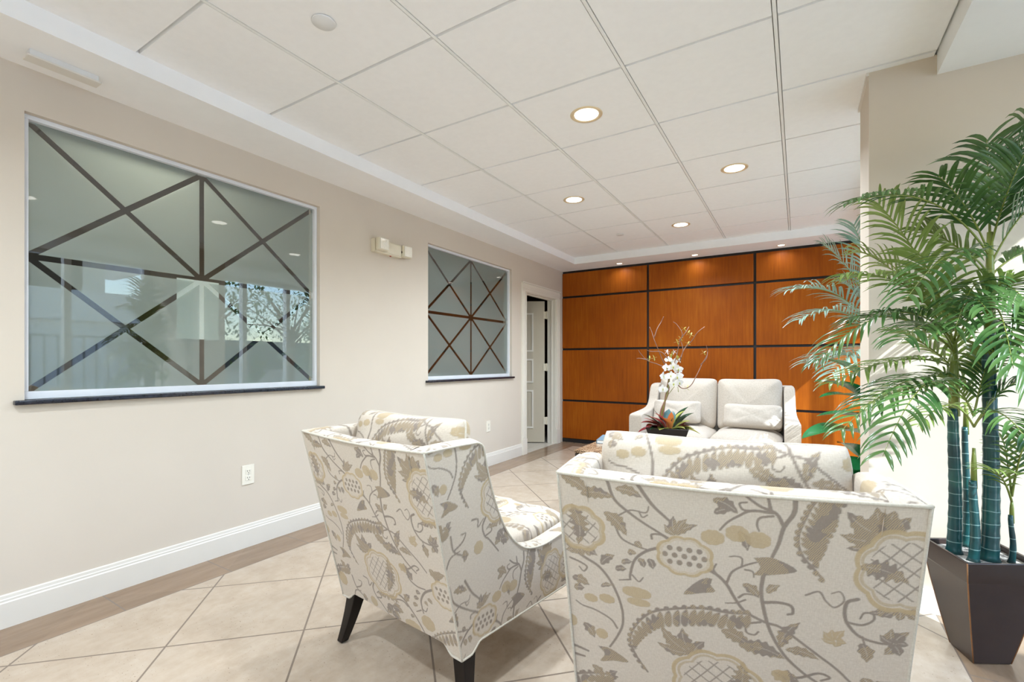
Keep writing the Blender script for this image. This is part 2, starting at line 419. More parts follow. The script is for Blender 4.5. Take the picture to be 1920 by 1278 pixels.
for x in (-.54, .33): MB().box(x, x+.81, Y0-.064, Y0-.058, .95, 2.25).build('pane', M['clear'], w6)

# baseboard profile swept along the left wall
def base_prof(y0, y1, name):
    pr = [(0, 0), (.016, 0), (.016, .105), (.012, .110), (.012, .118), (.0095, .122), (.008, .134), (.003, .138), (0, .138)]
    m = MB(); m.prism([(XW+a, y0, b) for a, b in pr], (0, y1-y0, 0)); return struct(m, name, M['white_trim'])
base_prof(Y0, 4.925, 'baseboard_left')
struct(MB().box(XR-2.2, XR, Y0, Y0+.016, 0, .138), 'baseboard_behind', M['white_trim'])

# ceiling: grid of boards with sunk joints, bars in the joints
mb = MB(); bars = MB(); g = .0085
xs = [FX]+[GX+TL*i for i in range(-1, 4)]; xs[-1] = .522
yl = [GY+TL*j for j in range(-8, 6)]; yl = [Y0]+[y for y in yl if y > Y0+.1]+[FY]
for i in range(len(xs)-1):
    for j in range(len(yl)-1):
        a, b, c, d = xs[i]+g*(i > 0), xs[i+1]-g, yl[j]+.0055, yl[j+1]-.0055*(j < len(yl)-2)
        e = .002
        vs = [(a, c, ZC+.022), (b, c, ZC+.022), (b, d, ZC+.022), (a, d, ZC+.022), (a+e, c+e, ZC), (b-e, c+e, ZC), (b-e, d-e, ZC), (a+e, d-e, ZC)]
        mb.add(vs, [(4, 7, 6, 5), (0, 4, 5, 1), (1, 5, 6, 2), (2, 6, 7, 3), (3, 7, 4, 0)])
struct(mb, 'ceiling', M['tile_board'])
bars.box(FX-.02, .56, Y0, FY+.03, ZC+.022, ZC+.05)
for x in xs[1:-1]: bars.box(x-.0066, x+.0066, Y0, FY, ZC-.0012, ZC+.0222)
struct(bars, 'ceiling.001', M['grid_metal'])
# soffits along the left and the back wall, with their fascias
mb = MB(); mb.box(XW, FX, Y0, YB, ZS, ZS+.3); mb.box(FX, XR, FY, YB, ZS, ZS+.3)
struct(mb, 'ceiling.002', M['ceil_paint'])
mb = MB(); mb.box(FX, FX+.006, Y0, FY, ZS-.001, ZC+.003); mb.box(FX, XR, FY-.006, FY, ZS-.001, ZC+.003)
struct(mb, 'trim_1', M['ceil_paint'])
# beam over the glass wall
struct(MB().box(.522, XR+.06, Y0, YB, ZS, ZS+.32), 'ceiling.003', simple('beam paint', (.84, .845, .83), .8, var=.01))
# pier
PX0, PY0, PY1 = .28, 2.785, 3.15
struct(MB().box(PX0, XR+.02, PY0, PY1, 0, ZC+.005), 'wall_pier', simple('beige pier paint', (.62, .54, .44), .75, var=.015, nscale=3, bump=.05, bscale=220))
struct(MB().box(PX0-.010, PX0, PY0-.004, PY1+.01, ZC-.016, ZC+.001), 'trim_2', M['white_trim'])
m = MB()
for x0_, x1_, y0_, y1_ in ((PX0-.014, PX0, PY0-.014, PY1), (PX0-.014, XR, PY0-.014, PY0)): m.box(x0_, x1_, y0_, y1_, 0, .10)
struct(m, 'baseboard_pier', M['white_trim'])

# back wall: black backing, veneer panels, plinth
bw = struct(MB().box(XW-.12, XR+.1, YB+.012, YB+.13, 0, 2.6), 'wall_back', M['black'])
sx = [XW, -1.647, -.430, .790, XR]; szs = [.052, .583, 1.300, 2.030, ZS]
gg = .014
for i in range(4):
    for j in range(4):
        a = sx[i]+(gg if i else .004); b = sx[i+1]-gg; c = szs[j]+(gg if j else .004); d = szs[j+1]-(gg if j < 3 else .030)
        m = MB(); m.box(a, b, YB-.010, YB+.012, c, d); m.build('wood_panel', M['wood'], bw, bevel=.0015)
MB().box(XW, XR, YB-.004, YB+.012, 0, .050).build('plinth', M['black'], bw)

# glass wall: mullions, rails, panes
def glass_wall(n, ys, z0=.10, z1=ZS):
    w = struct(MB().box(XR-.03, XR+.05, ys[0]-.03, ys[-1]+.03, 0, z0), 'window_%d' % n, M['alu'])
    m = MB(); m.box(XR-.03, XR+.05, ys[0]-.03, ys[-1]+.03, z1-.05, z1); m.build('header_rail', M['alu'], w)
    for y in ys: MB().box(XR-.045, XR+.055, y-.032, y+.032, z0, z1-.05).build('mullion', M['alu'], w)
    for a, b in zip(ys, ys[1:]): MB().box(XR+.006, XR+.012, a+.032, b-.032, z0, z1-.05).build('pane', M['clear'], w)
glass_wall(3, [1.25, 1.97, 2.75]); glass_wall(4, [3.19, 4.02, 4.74, 5.40, 6.04]); glass_wall(5, [-2.5, -1.55, -.6, .35, 1.10], .9)
struct(MB().box(XR-.04, XR+.1, 1.10, 1.25, 0, ZS), 'wall_right', M['wall'])

# interior windows with frosted panes
for i, (a, b, z0, z1) in enumerate(WIN):
    f = MB(); xo, xi = XW-.030, XW-.075; w = .020
    f.box(xi, xo, a, b, z1-w, z1); f.box(xi, xo, a, b, z0, z0+.034); f.box(xi, xo, a, a+w, z0+.034, z1-w); f.box(xi, xo, b-w, b, z0+.034, z1-w)
    fr = struct(f, 'window_%d' % (i+1), M['alu'], bevel=.002)
    MB().box(XW-.060, XW-.054, a+w, b-w, z0+.034, z1-w).build('frosted_pane', m_frost(a+w, b-w, z0+.034, z1-w, .027), fr)
    s = MB(); s.box(XW-.05, XW+.030, a-.035, b+.022, z0-.020, z0); s.build('window_sill', M['dark_sill'], fr, bevel=.004)
pp = MB(); p0 = pix(335, 527, X=XW-.04); p1 = pix(414, 626, X=XW-.04)
pp.box(XW-.0625, XW-.0615, p0.y, p1.y, 1.247, 1.247+.335)
tag(pp.build('paper_sheet', M['paper']), 'white sheet of paper stuck behind the larger frosted window, near its centre', 'paper')

# office behind the left wall
m = MB(); o = -2.969
m.box(o-3.0, o-2.9, 0, 7.2, 0, 2.6); m.box(o-2.9, o, -.1, 0, 0, 2.6); m.box(o-2.9, o, 7.1, 7.2, -.1, 2.6); m.box(o-2.9, o, 4.85, 4.93, 0, 2.6); m.box(o-.01, o+.12, YB+.1, 7.2, -.1, 2.6)
struct(m, 'wall_office', M['office_wall'])
struct(MB().box(o-3.0, o, -.1, 7.2, 2.5, 2.6), 'ceiling.004', M['office_wall'])

# door casing, jamb, leaf
d0, d1, dz = DR
m = MB()
m.box(XW-.12, XW+.004, d0-.02, d0, 0, dz); m.box(XW-.12, XW+.004, d1, d1+.02, 0, dz); m.box(XW-.12, XW+.004, d0-.02, d1+.02, dz, dz+.02)
m.box(XW-.075, XW-.063, d0, d0+.012, 0, dz); m.box(XW-.06, XW-.045, d1-.012, d1, 0, dz); m.box(XW-.06, XW-.045, d0, d1, dz-.012, dz)
dj = struct(m, 'door_1', M['cream_trim'])
m = MB(); cw = .098
def casing(y0, y1, z0, z1, vert):
    m.box(XW, XW+.016, y0, y1, z0, z1)
    if vert:
        m.box(XW+.016, XW+.022, y0+.012, y1-.030, z0, z1); m.box(XW+.016, XW+.026, y0+.030, y0+.044, z0, z1); m.box(XW+.016, XW+.024, y1-.014, y1-.004, z0, z1)
    else:
        m.box(XW+.016, XW+.022, y0, y1, z0+.030, z1-.012); m.box(XW+.016, XW+.026, y0, y1, z1-.044, z1-.030)
casing(d0-.008-cw, d0-.008, .20, dz+.008, True); casing(d1+.008, d1+.008+cw, .20, dz+.008, True); casing(d0-.008-cw, d1+.008+cw, dz+.008, dz+.105, False)
m.box(XW, XW+.034, d0-.018-cw, d1+.018+cw, dz+.105, dz+.118)
m.build('door_casing', M['cream_trim'], dj)
for ya, yb in ((d0-.012-cw, d0-.004), (d1+.004, d1+.012+cw)):
    q = MB(); q.box(XW, XW+.028, ya, yb, 0, .19); q.box(XW, XW+.022, ya+.003, yb-.003, .19, .205); q.build('plinth_block', M['cream_trim'], dj, bevel=.003)
# leaf stands open into the office
hp = Vector((XW-.128, d1-.012, 0)); dirn = Vector((-math.cos(YAW-.03), -math.sin(YAW-.03), 0)); nrm = Vector((dirn.y, -dirn.x, 0))
if nrm.y > 0: nrm = -nrm
LW, LH, LT = .80, dz-.012, .038
lo = hp+dirn*.026
q = MB(); q.obox(lo+Vector((0, 0, .012)), dirn*LW, -nrm*LT, (0, 0, LH-.012))
leaf = q.build('door_leaf', simple('pale door paint', (.56, .50, .385), .4, var=.01), dj)
for z0, z1 in ((1.265, 1.80), (.835, 1.165), (.205, .735)):
    q = MB(); t_ = .022; x0_, x1_ = .155, LW-.155
    for (a, b, c, d) in ((x0_, x1_, z0, z0+t_), (x0_, x1_, z1-t_, z1), (x0_, x0_+t_, z0+t_, z1-t_), (x1_-t_, x1_, z0+t_, z1-t_)):
        q.obox(lo+dirn*a+nrm*0+Vector((0, 0, c)), dirn*(b-a), nrm*.012, (0, 0, d-c))
    q.build('panel_moulding', M['cream_trim'], leaf)
for z in (.26, 1.0, 1.72):
    q = MB(); q.obox(hp-dirn*.012+Vector((.0, 0, z)), dirn*.055, nrm*.008, (0, 0, .10)); q.tube([hp+Vector((.004, -.006, z-.004)), hp+Vector((.004, -.006, z+.104))], .007)
    q.build('hinge', M['cream_plastic'], leaf)
q = MB(); q.obox(lo+Vector((0, 0, 1.40))+nrm*.0-dirn*.001, dirn*.002, -nrm*.030, (0, 0, .09)); q.build('latch_plate', simple('rust red strip', (.35, .10, .05), .5), leaf)
struct(MB().box(XW-.12, XW+.004, d0, d1, -.001, .003), 'trim_3', simple('threshold stone', (.62, .58, .50), .3))

# ---------------------------------------------------------------- things on wall and ceiling
def downlight(x, y, z, r, label, group, power, name='recessed_downlight'):
    t = empty(name, (x, y, z), label=label, cat='ceiling light', group=group)
    m = MB(); pr = [(r*.72, .012), (r*.73, -.001), (r*.86, -.004), (r*.96, -.004), (r, -.0015), (r, 0), (r*.9, .004)]
    n = 40; vs = []; fs = []
    for a, h in pr:
        for k in range(n): vs.append((a*math.cos(2*PI*k/n), a*math.sin(2*PI*k/n), h))
    for i in range(len(pr)-1):
        for k in range(n): fs.append((i*n+k, (i+1)*n+k, (i+1)*n+(k+1) % n, i*n+(k+1) % n))
    m.add(vs, fs, True); m.build('trim_ring', M['gold_trim'], t)
    m = MB(); m.lathe([(r*.74, .001), (r*.74, -.0012), (r*.5, -.0022), (r*.05, -.0025)], 40); m.build('lamp_lens', M['lamp_glow'], t)
    if power:
        ld = bpy.data.lights.new('downlight_lamp', 'AREA'); ld.shape = 'DISK'; ld.size = r*1.5; ld.energy = power; ld.color = (.80, .90, 1.0); ld.spread = math.radians(150)
        lo_ = bpy.data.objects.new('downlight_lamp', ld); C.collection.objects.link(lo_); lo_.parent = t; lo_.location = (0, 0, -.008)
    return t
grp = 'large downlights in the ceiling boards'
for x, y, lb in ((-.996, 2.437, 'large round recessed downlight nearest the camera, brightest in the ceiling grid'),
                 (-.386, 3.657, 'recessed downlight right of centre in the ceiling grid, nearest the beige pier'),
                 (-1.606, 3.657, 'recessed downlight in the ceiling grid nearest the left soffit'),
                 (-.996, 4.877, 'farthest recessed downlight in the ceiling grid, before the wood wall'),
                 ):
    downlight(x, y, ZC, .088, lb, grp, LAMP_W)
for x, y in ((-.386, 1.217), (-1.606, -.003), (-.386, -1.22), (-1.606, -1.83)):  # extra downlights out of view, added to brighten the room
    downlight(x, y, ZC, .088, 'unseen recessed downlight overhead, added to brighten the room from behind the camera', 'added downlights out of view', LAMP_W)
for x, lb in ((-1.975, 'small round downlight in the back soffit, left of the three'), (-1.055, 'small round downlight in the back soffit, middle of the three'), (-.165, 'small round downlight in the back soffit, right of the three')):
    downlight(x, 5.945, ZS, .045, lb, 'small downlights in the back soffit', LAMP_W*.04, 'small_downlight')

def disc(x, y, r, name, label, cat):
    m = MB((x, y, ZC)); m.lathe([(r*.92, 0), (r*.92, -.002), (r, -.003), (r, -.006), (r*.96, -.008), (.001, -.009)][::-1], 40, c=(x, y, ZC))
    o = m.build(name, M['white_plastic']); o.location = (x, y, ZC); return tag(o, label, cat)
disc(-1.618, 1.219, .046, 'sprinkler_cover', 'round white cover plate in the ceiling board nearest the camera, upper left', 'sprinkler')
disc(-1.62, 4.90, .040, 'smoke_detector', 'small grey round disc on the far ceiling board between two downlights', 'smoke detector')

# white box under the left soffit
p0, p1 = pix(60, 92, Z=ZS), pix(188, 135, Z=ZS)
t = empty('soffit_light_fixture', (-2.685, .722, ZS), label='slim white rectangular fixture under the left soffit, upper left corner', cat='light fixture')
m = MB(); m.box(-.024, .024, -.112, .112, -.026, 0); m.build('fixture_body', M['white_plastic'], t, bevel=.003)
m = MB(); m.box(-.032, .032, -.120, .120, -.034, -.026); m.build('cover_plate', M['white_trim'], t, bevel=.002)

# emergency light
t = empty('emergency_light', (XW, 2.75, 2.03), label='cream two-headed emergency light on the left wall between the two windows', cat='emergency light')
def ml(**k): return MB()
m = MB(); m.box(0, .045, -.175, .115, -.050, .055); m.box(.045, .052, -.165, .105, -.042, .047); m.build('body', M['cream_plastic'], t, bevel=.005)
lens = NT('ribbed clear lamp lens'); lens.p(Base__Color=(.80, .76, .66), Roughness=.15, Coat__Weight=1.0)
vv = lens.n('TexVoronoi', Vector=lens.coord(), Scale=60); lens.bump(vv.outputs['Distance'], .6, .004)
for ya, xo in ((-.125, .052), (.170, .02)):
    m = MB(); m.box(xo, xo+.045, ya-.050, ya+.050, -.040, .058); hd = m.build('lamp_head', M['cream_plastic'], t, bevel=.008)
    m = MB(); m.box(xo+.045, xo+.052, ya-.044, ya+.044, -.034, .052); m.build('lens', lens.m, hd, bevel=.003)
m = MB(); m.tube([(.03, .112, .0), (.045, .135, .0)], .012, 10); m.build('swivel', M['slot'], t)
m = MB(); m.box(.02, .028, .005, .017, -.056, -.050); m.build('test_button', simple('red button', (.4, .05, .03), .4), t)

# wall outlets
def outlet(y, z, label, duplex=True):
    t = empty('wall_outlet', (XW, y, z), label=label, cat='wall outlet')
    m = MB(); m.box(0, .006, -.0375, .0375, -.0585, .0585); m.build('cover_plate', M['ivory_plastic'], t, bevel=.002)
    for s in (-1, 1):
        m = MB(); m.box(.006, .009, -.017, .017, s*.020-.0145, s*.020+.0145); rc = m.build('socket', M['ivory_plastic'], t, bevel=.003)
        m = MB(); zc = s*.020
        m.box(.009, .0098, -.008, -.0055, zc-.001, zc+.008); m.box(.009, .0098, .0055, .008, zc-.001, zc+.007); m.lathe([(.0026, 0), (.0026, .0008)], 10, c=(.009, 0, zc-.008), axis='x')
        m.build('slot', M['slot'], rc)
    m = MB(); m.lathe([(.003, 0), (.003, .0015)], 10, c=(.006, 0, 0), axis='x'); m.build('screw', M['steel'], t)
outlet(1.608, .435, 'ivory duplex outlet low on the left wall under the larger window')
outlet(4.21, .428, 'ivory outlet low on the left wall between small window and doorway')

ol = empty('office_ceiling_light', (XW-.42, 1.15, 2.5), label='ceiling light inside the office behind the frosted windows', cat='ceiling light')
MB().box(-.1, .1, -.3, .3, -.03, 0).build('diffuser', M['lamp_glow'], ol)
od = bpy.data.lights.new('office_lamp', 'AREA'); od.size = .2; od.energy = 10; od.color = (1, .9, .75)
oo = bpy.data.objects.new('office_lamp', od); C.collection.objects.link(oo); oo.parent = ol; oo.location = (0, 0, -.04)

# ================================================================ crewel embroidery motifs, in mm on one cloth repeat
MOTIF = {"s":[[7.4,[[103,-1],[118,45],[152,75],[189,99],[231,122]]],[8.5,[[168,0],[199,46],[232,78]]],[9.5,[[467,3],[465,31],[449,64],[441,102],[431,133]]],[7.4,[[449,62],[435,35],[407,22],[383,4]]],[6.4,[[430,34],[392,34],[368,49],[348,66],[334,86]]],[7.4,[[426,32],[421,4]]],[5.3,[[392,34],[376,33],[370,20],[383,16]]],[5.3,[[430,41],[407,48],[402,64],[406,78]]],[8.5,[[425,144],[416,181],[413,222],[421,273],[434,318],[459,366],[492,400],[524,422]]],[7.4,[[303,181],[329,195],[348,215],[363,244],[384,274],[421,292],[449,298],[477,318],[517,349],[552,376],[579,404]]],[5.3,[[348,210],[358,182],[382,162],[413,146]]],[4.2,[[376,165],[376,147],[366,143],[353,146]]],[4.2,[[382,172],[396,174],[399,187]]],[5.3,[[329,195],[322,183],[327,169]]],[7.4,[[416,245],[443,239],[467,242],[471,259],[462,264]]],[5.3,[[413,294],[389,305],[387,325],[402,329],[410,319]]],[4.2,[[384,245],[367,256],[346,261]]],[5.3,[[371,242],[383,231],[404,230]]],[7.4,[[2,184],[37,207],[77,229],[106,270],[124,325],[125,373],[110,414],[91,450]]],[5.3,[[111,389],[97,368],[61,352],[29,347],[13,338]]],[4.2,[[121,88],[152,67],[185,68],[192,52]]],[4.2,[[171,67],[178,80],[189,73]]],[5.3,[[117,110],[131,141],[164,155],[187,159]]],[7.4,[[210,150],[182,165],[158,192],[147,233],[147,245]]],[4.2,[[152,232],[166,246],[176,233]]],[4.2,[[147,245],[122,252]]],[5.3,[[197,130],[197,119],[216,117],[229,125]]],[4.2,[[492,211],[514,199],[526,218],[541,230],[556,212],[549,193],[535,199]]],[7.4,[[578,204],[561,215],[559,246],[568,269],[587,289],[615,296],[639,295]]],[5.3,[[564,260],[588,261],[605,247],[604,233],[590,233],[584,247]]],[4.2,[[590,288],[597,312]]],[5.3,[[5,219],[31,226],[46,235],[37,249],[27,239]]],[9.0,[[359,535],[414,546],[445,575],[479,620],[506,672]]],[6.8,[[437,575],[417,562],[382,568],[376,588],[391,591]]],[9.0,[[594,459],[547,485],[518,522],[514,551],[515,573]]],[5.2,[[512,557],[529,562],[542,544]]],[5.2,[[506,565],[479,580]]],[6.8,[[445,418],[485,418],[521,396],[542,401],[527,413]]],[7.5,[[476,420],[480,457],[513,474],[551,473]]],[9.0,[[688,474],[720,473],[755,480]]],[6.0,[[708,470],[706,453]]],[7.5,[[259,543],[244,572],[256,605],[277,622],[323,673]]],[6.0,[[256,605],[287,595],[281,572],[263,584]]],[6.0,[[195,538],[222,542],[223,567],[248,546]]],[7.5,[[105,566],[118,613],[158,638]]],[6.0,[[118,613],[154,595],[168,572],[148,571]]],[7.5,[[720,498],[745,499]]],[6.0,[[89,661],[106,630],[145,620]]]],"l":[[32,[-2,4],[62,41]],[29,[41,43],[118,42]],[24,[121,18],[179,33]],[17,[247,112],[223,89]],[20,[247,112],[243,66]],[20,[248,112],[270,70]],[17,[248,112],[291,81]],[32,[94,80],[143,133]],[22,[80,220],[114,188]],[26,[320,16],[368,44]],[19,[322,48],[358,36]],[22,[379,206],[410,236]],[17,[423,220],[447,197]],[32,[338,331],[398,366]],[37,[373,362],[462,376]],[26,[451,349],[485,278]],[22,[461,351],[522,361]],[26,[589,303],[601,347]],[17,[640,292],[617,276]],[19,[640,292],[636,259]],[19,[641,292],[663,262]],[17,[641,293],[664,291]],[19,[640,295],[652,319]],[17,[640,295],[627,321]],[40,[621,68],[550,18]],[37,[621,66],[596,5]],[37,[623,65],[623,10]],[32,[623,68],[648,22]],[32,[621,70],[541,67]],[29,[620,72],[553,95]],[32,[276,411],[211,352]],[32,[278,410],[258,346]],[26,[281,410],[305,371]],[24,[274,412],[202,400]],[21,[369,83],[386,128]],[17,[113,225],[140,219]],[15,[128,205],[153,197]],[16,[143,175],[163,173]],[17,[168,184],[179,207]],[18,[189,181],[198,207]],[18,[210,171],[223,191]],[15,[159,144],[175,158]],[12,[77,281],[107,270]],[26,[7,272],[50,285]],[21,[10,302],[37,296]],[26,[29,397],[54,435]],[21,[44,518],[73,553]],[16,[84,542],[107,519]],[14,[624,126],[635,106]],[28,[597,385],[615,418]],[22,[615,421],[661,387]],[26,[613,422],[642,382]],[38,[318,608],[344,635]],[38,[347,610],[405,613]],[38,[334,639],[381,651]],[27,[328,617],[304,649]],[26,[445,418],[489,427]],[33,[472,432],[495,458]],[18,[498,501],[522,496]],[18,[482,528],[508,520]],[18,[470,558],[495,549]],[18,[553,505],[574,519]],[16,[533,522],[548,536]],[26,[164,623],[165,661]],[15,[442,611],[463,606]],[26,[430,558],[460,525]],[22,[618,410],[663,390]],[33,[337,548],[348,568]]],"g":[[15,[545,309],[525,290]],[14,[546,307],[540,282]],[15,[548,307],[561,280]],[14,[547,310],[523,308]],[15,[548,310],[547,323]],[14,[549,309],[565,310]],[32,[438,413],[472,438]]],"p":[[[398,141],[433,136],[475,158],[434,175],[400,181],[410,161]],[[320,207],[308,206],[286,222],[262,256],[299,246],[325,237],[317,222]],[[61,457],[93,456],[135,481],[97,490],[65,501],[77,476]],[[669,512],[712,494],[719,504],[706,529],[640,558],[657,532]]],"e":[[320,106,22,17],[366,90,21,18],[405,99,22,18],[51,320,16,11],[90,312,18,12],[73,417,14,14],[160,277,32,14],[164,302,26,10],[697,398,34,21],[528,607,30,27],[442,651,38,22],[227,633,20,20],[751,603,26,27]],"fern":[[[[392,277],[351,284],[303,284],[249,297],[193,321],[157,365],[141,412],[152,452],[179,495]],48,-1],[[[527,-31],[501,-1],[485,38],[474,82],[481,119],[500,145],[520,171]],56,-1],[[[739,552],[689,574],[629,600],[572,631],[534,667],[528,715]],46,-1],[[[739,552],[784,539],[825,537]],40,1]],"dots":[[264,162,56,46],[641,465,54,46]],"pine":[[644,136,72,84,[[577,131],[655,157]]],[34,133,58,56,[[19,73],[28,180]]],[330,484,92,86,[[382,404],[340,553]]]]}

TW, TH, OX, OY = 720, 720, 0, 0
def raster():
    """paints the motifs into masks: 0 stem and leaf thread, 1 gold thread, 2 leaf area"""
    R = 1.0; A = np.zeros((TH, TW, 3), np.float32)
    def region(x0, y0, x1, y1, fn, ch):
        x0 = int(math.floor(x0)); y0 = int(math.floor(y0)); x1 = int(math.ceil(x1)); y1 = int(math.ceil(y1))
        X, Y = np.meshgrid(np.arange(x0, x1+1), np.arange(y0, y1+1))
        m = np.clip(fn(X.astype(np.float32), Y.astype(np.float32)), 0, 1)
        xi = X % TW; yi = Y % TH
        for c, k in ch: np.maximum.at(A[:, :, c], (yi, xi), m*k)
    def clear(x0, y0, x1, y1, fn):
        X, Y = np.meshgrid(np.arange(int(x0), int(x1)+2), np.arange(int(y0), int(y1)+2))
        m = 1-np.clip(fn(X.astype(np.float32), Y.astype(np.float32)), 0, 1)
        for c in range(3): A[Y % TH, X % TW, c] *= m
    def seg(X, Y, a, b):
        dx, dy = b[0]-a[0], b[1]-a[1]; L = dx*dx+dy*dy+1e-6
        t = np.clip(((X-a[0])*dx+(Y-a[1])*dy)/L, 0, 1)
        return np.hypot(X-a[0]-t*dx, Y-a[1]-t*dy), t
    def stroke(pts, w, ch=((0, 1),)):
        q = [(p.x, p.y) for p in spline([(x, y, 0) for x, y in pts], 5)]
        n = len(q)
        for i in range(n-1):
            a, b = q[i], q[i+1]; r = w/2*(1-.35*i/n)
            region(min(a[0], b[0])-r-2, min(a[1], b[1])-r-2, max(a[0], b[0])+r+2, max(a[1], b[1])+r+2, lambda X, Y: r+.5-seg(X, Y, a, b)[0], ch)
    def leaf(w, a, b, ch=((0, 1), (2, 1)), lobe=.16):
        L = math.hypot(b[0]-a[0], b[1]-a[1])
        def fn(X, Y):
            dx, dy = (b[0]-a[0])/L, (b[1]-a[1])/L
            t = ((X-a[0])*dx+(Y-a[1])*dy)/L; s = (X-a[0])*-dy+(Y-a[1])*dx
            s = s+.10*L*np.sin(np.clip(t, 0, 1)*PI)
            h = w/2*np.sin(np.clip(t, 0, 1)**.8*PI)*(1+lobe*np.sin(t*L*.42))
            vein = np.where((np.abs(s) < .8) & (t > .12) & (t < .85), .45, 1)
            return np.where((t > 0) & (t < 1), (h-np.abs(s)+.5), 0).clip(0, 1)*vein
        r = w+4; region(min(a[0], b[0])-r, min(a[1], b[1])-r, max(a[0], b[0])+r, max(a[1], b[1])+r, fn, ch)
    def lens(w, a, b):
        L = math.hypot(b[0]-a[0], b[1]-a[1])
        def fn(X, Y):
            dx, dy = (b[0]-a[0])/L, (b[1]-a[1])/L
            t = ((X-a[0])*dx+(Y-a[1])*dy)/L; s = (X-a[0])*-dy+(Y-a[1])*dx+.12*L*t*t
            h = w/2*np.sqrt(np.clip(1-np.abs(2*np.clip(t, 0, 1)**1.4-1)**2.6, 0, 1)); d = h-np.abs(s)+.5
            return np.where((t > 0) & (t < 1), np.where(np.abs(d-1.2) < 1.0, .42, d), 0)
        r = w+4; region(min(a[0], b[0])-r, min(a[1], b[1])-r, max(a[0], b[0])+r, max(a[1], b[1])+r, fn, ((0, 1), (2, 1)))
    def poly(P, ch=((0, 1), (2, 1))):
        P = [(p.x, p.y) for p in spline([(x, y, 0) for x, y in P+[P[0]]], 4)]
        def fn(X, Y):
            ins = np.zeros(X.shape, bool)
            for i in range(len(P)-1):
                (x1, y1), (x2, y2) = P[i], P[i+1]
                c = ((y1 > Y) != (y2 > Y)) & (X < (x2-x1)*(Y-y1)/((y2-y1) or 1e-6)+x1); ins ^= c
            return ins.astype(np.float32)
        xs_ = [p[0] for p in P]; ys_ = [p[1] for p in P]; region(min(xs_)-1, min(ys_)-1, max(xs_)+1, max(ys_)+1, fn, ch)
    def ell(x, y, a, b, ch, ring=None, wob=0):
        def fn(X, Y):
            an = np.arctan2(Y-y, X-x); rr = np.hypot((X-x)/a, (Y-y)/b)/(1+wob*np.abs(np.sin(an*4)))
            d = (1-rr)*min(a, b)
            return np.minimum(d+.5, (ring-d+.5) if ring else 99)
        region(x-a*1.3-2, y-b*1.3-2, x+a*1.3+2, y+b*1.3+2, fn, ch); return fn
    def frond(spine, w, side):
        q = [(p.x, p.y) for p in spline([(x, y, 0) for x, y in spine], 6)]; n = len(q)
        stroke(spine, 7)
        acc = 0
        for i in range(n-1):
            a, b = q[i], q[i+1]; dx, dy = b[0]-a[0], b[1]-a[1]; L = math.hypot(dx, dy) or 1; acc += L
            if acc < 13 and i: continue
            acc = 0; t = i/n; wl_ = w*(math.sin(min(1, .18+t*1.0)*PI)**.55)*(1-.25*t)
            nx, ny = dy/L*side, -dx/L*side
            p = (a[0]+nx*-3, a[1]+ny*-3); e = (a[0]-nx*wl_+dx/L*wl_*.55, a[1]-ny*wl_+dy/L*wl_*.55)
            lens(19, p, e)
            lens(13, p, (a[0]+nx*8+dx/L*6, a[1]+ny*8+dy/L*6))
    for w, p in MOTIF['s']: stroke(p, w)
    for w, a, b in MOTIF['l']: leaf(w, a, b)
    for w, a, b in MOTIF['g']: leaf(w, a, b, ((1, .8), (0, .5)))
    for p in MOTIF['p']: poly(p)
    for x, y, a, b in MOTIF['e']: ell(x, y, a, b, ((1, .75), (0, .4), (2, 1)), wob=.08)
    for sp, w, sd_ in MOTIF['fern']: frond(sp, w, sd_)
    for x, y, a, b in MOTIF['dots']:
        clear(x-a, y-b, x+a, y+b, lambda X, Y: (1-np.hypot((X-x)/a, (Y-y)/b))*min(a, b))
        ell(x, y, a, b, ((1, .9),), ring=6, wob=.10); ell(x, y, a*.86, b*.86, ((1, .35),), ring=4, wob=.10)
        for i in range(-3, 4):
            for j in range(-3, 4):
                cx, cy = x+(i+.5*(j % 2))*20, y+j*17
                if math.hypot((cx-x)/a, (cy-y)/b) < .72: ell(cx, cy, 6, 6.5, ((0, 1), (2, .3)))
    for x, y, a, b, lf in MOTIF['pine']:
        clear(x-a, y-b, x+a, y+b, lambda X, Y: (1-np.hypot((X-x)/a, (Y-y)/b))*min(a, b))
        ell(x, y, a, b, ((1, .9),), ring=8, wob=.10); ell(x, y, a*.84, b*.84, ((1, .55), (0, .3)), ring=5, wob=.14)
        def hatch(X, Y):
            ins = np.hypot((X-x)/a, (Y-y)/b) < .76
            u = (X*.80+Y*.60) % 23; v = (-X*.60+Y*.80) % 23
            return np.where(ins & ((np.abs(u-11) < 1.5) | (np.abs(v-11) < 1.5)), .85, 0)
        region(x-a, y-b, x+a, y+b, hatch, ((0, 1),))
        leaf(38, lf[0], lf[1], lobe=.3)
        for k in range(5):
            an = -PI/2+(k-2)*.5; leaf(18, (x+math.cos(an)*a*.2, y+b*.96), (x+math.cos(an)*a*.8, y+b*1.02+18*(1-abs(k-2)*.25)), lobe=.2)
    return A
THREAD = raster()
def thread_at(X, Y):
    """bilinear look-up of the masks at cloth coordinates in mm (arrays)"""
    X = np.asarray(X, np.float64) % TW; Y = np.asarray(Y, np.float64) % TH
    x0 = np.floor(X).astype(int); y0 = np.floor(Y).astype(int); fx = (X-x0)[..., None]; fy = (Y-y0)[..., None]
    x1 = (x0+1) % TW; y1 = (y0+1) % TH; x0 %= TW; y0 %= TH
    return THREAD[y0, x0]*(1-fx)*(1-fy)+THREAD[y0, x1]*fx*(1-fy)+THREAD[y1, x0]*(1-fx)*fy+THREAD[y1, x1]*fx*fy

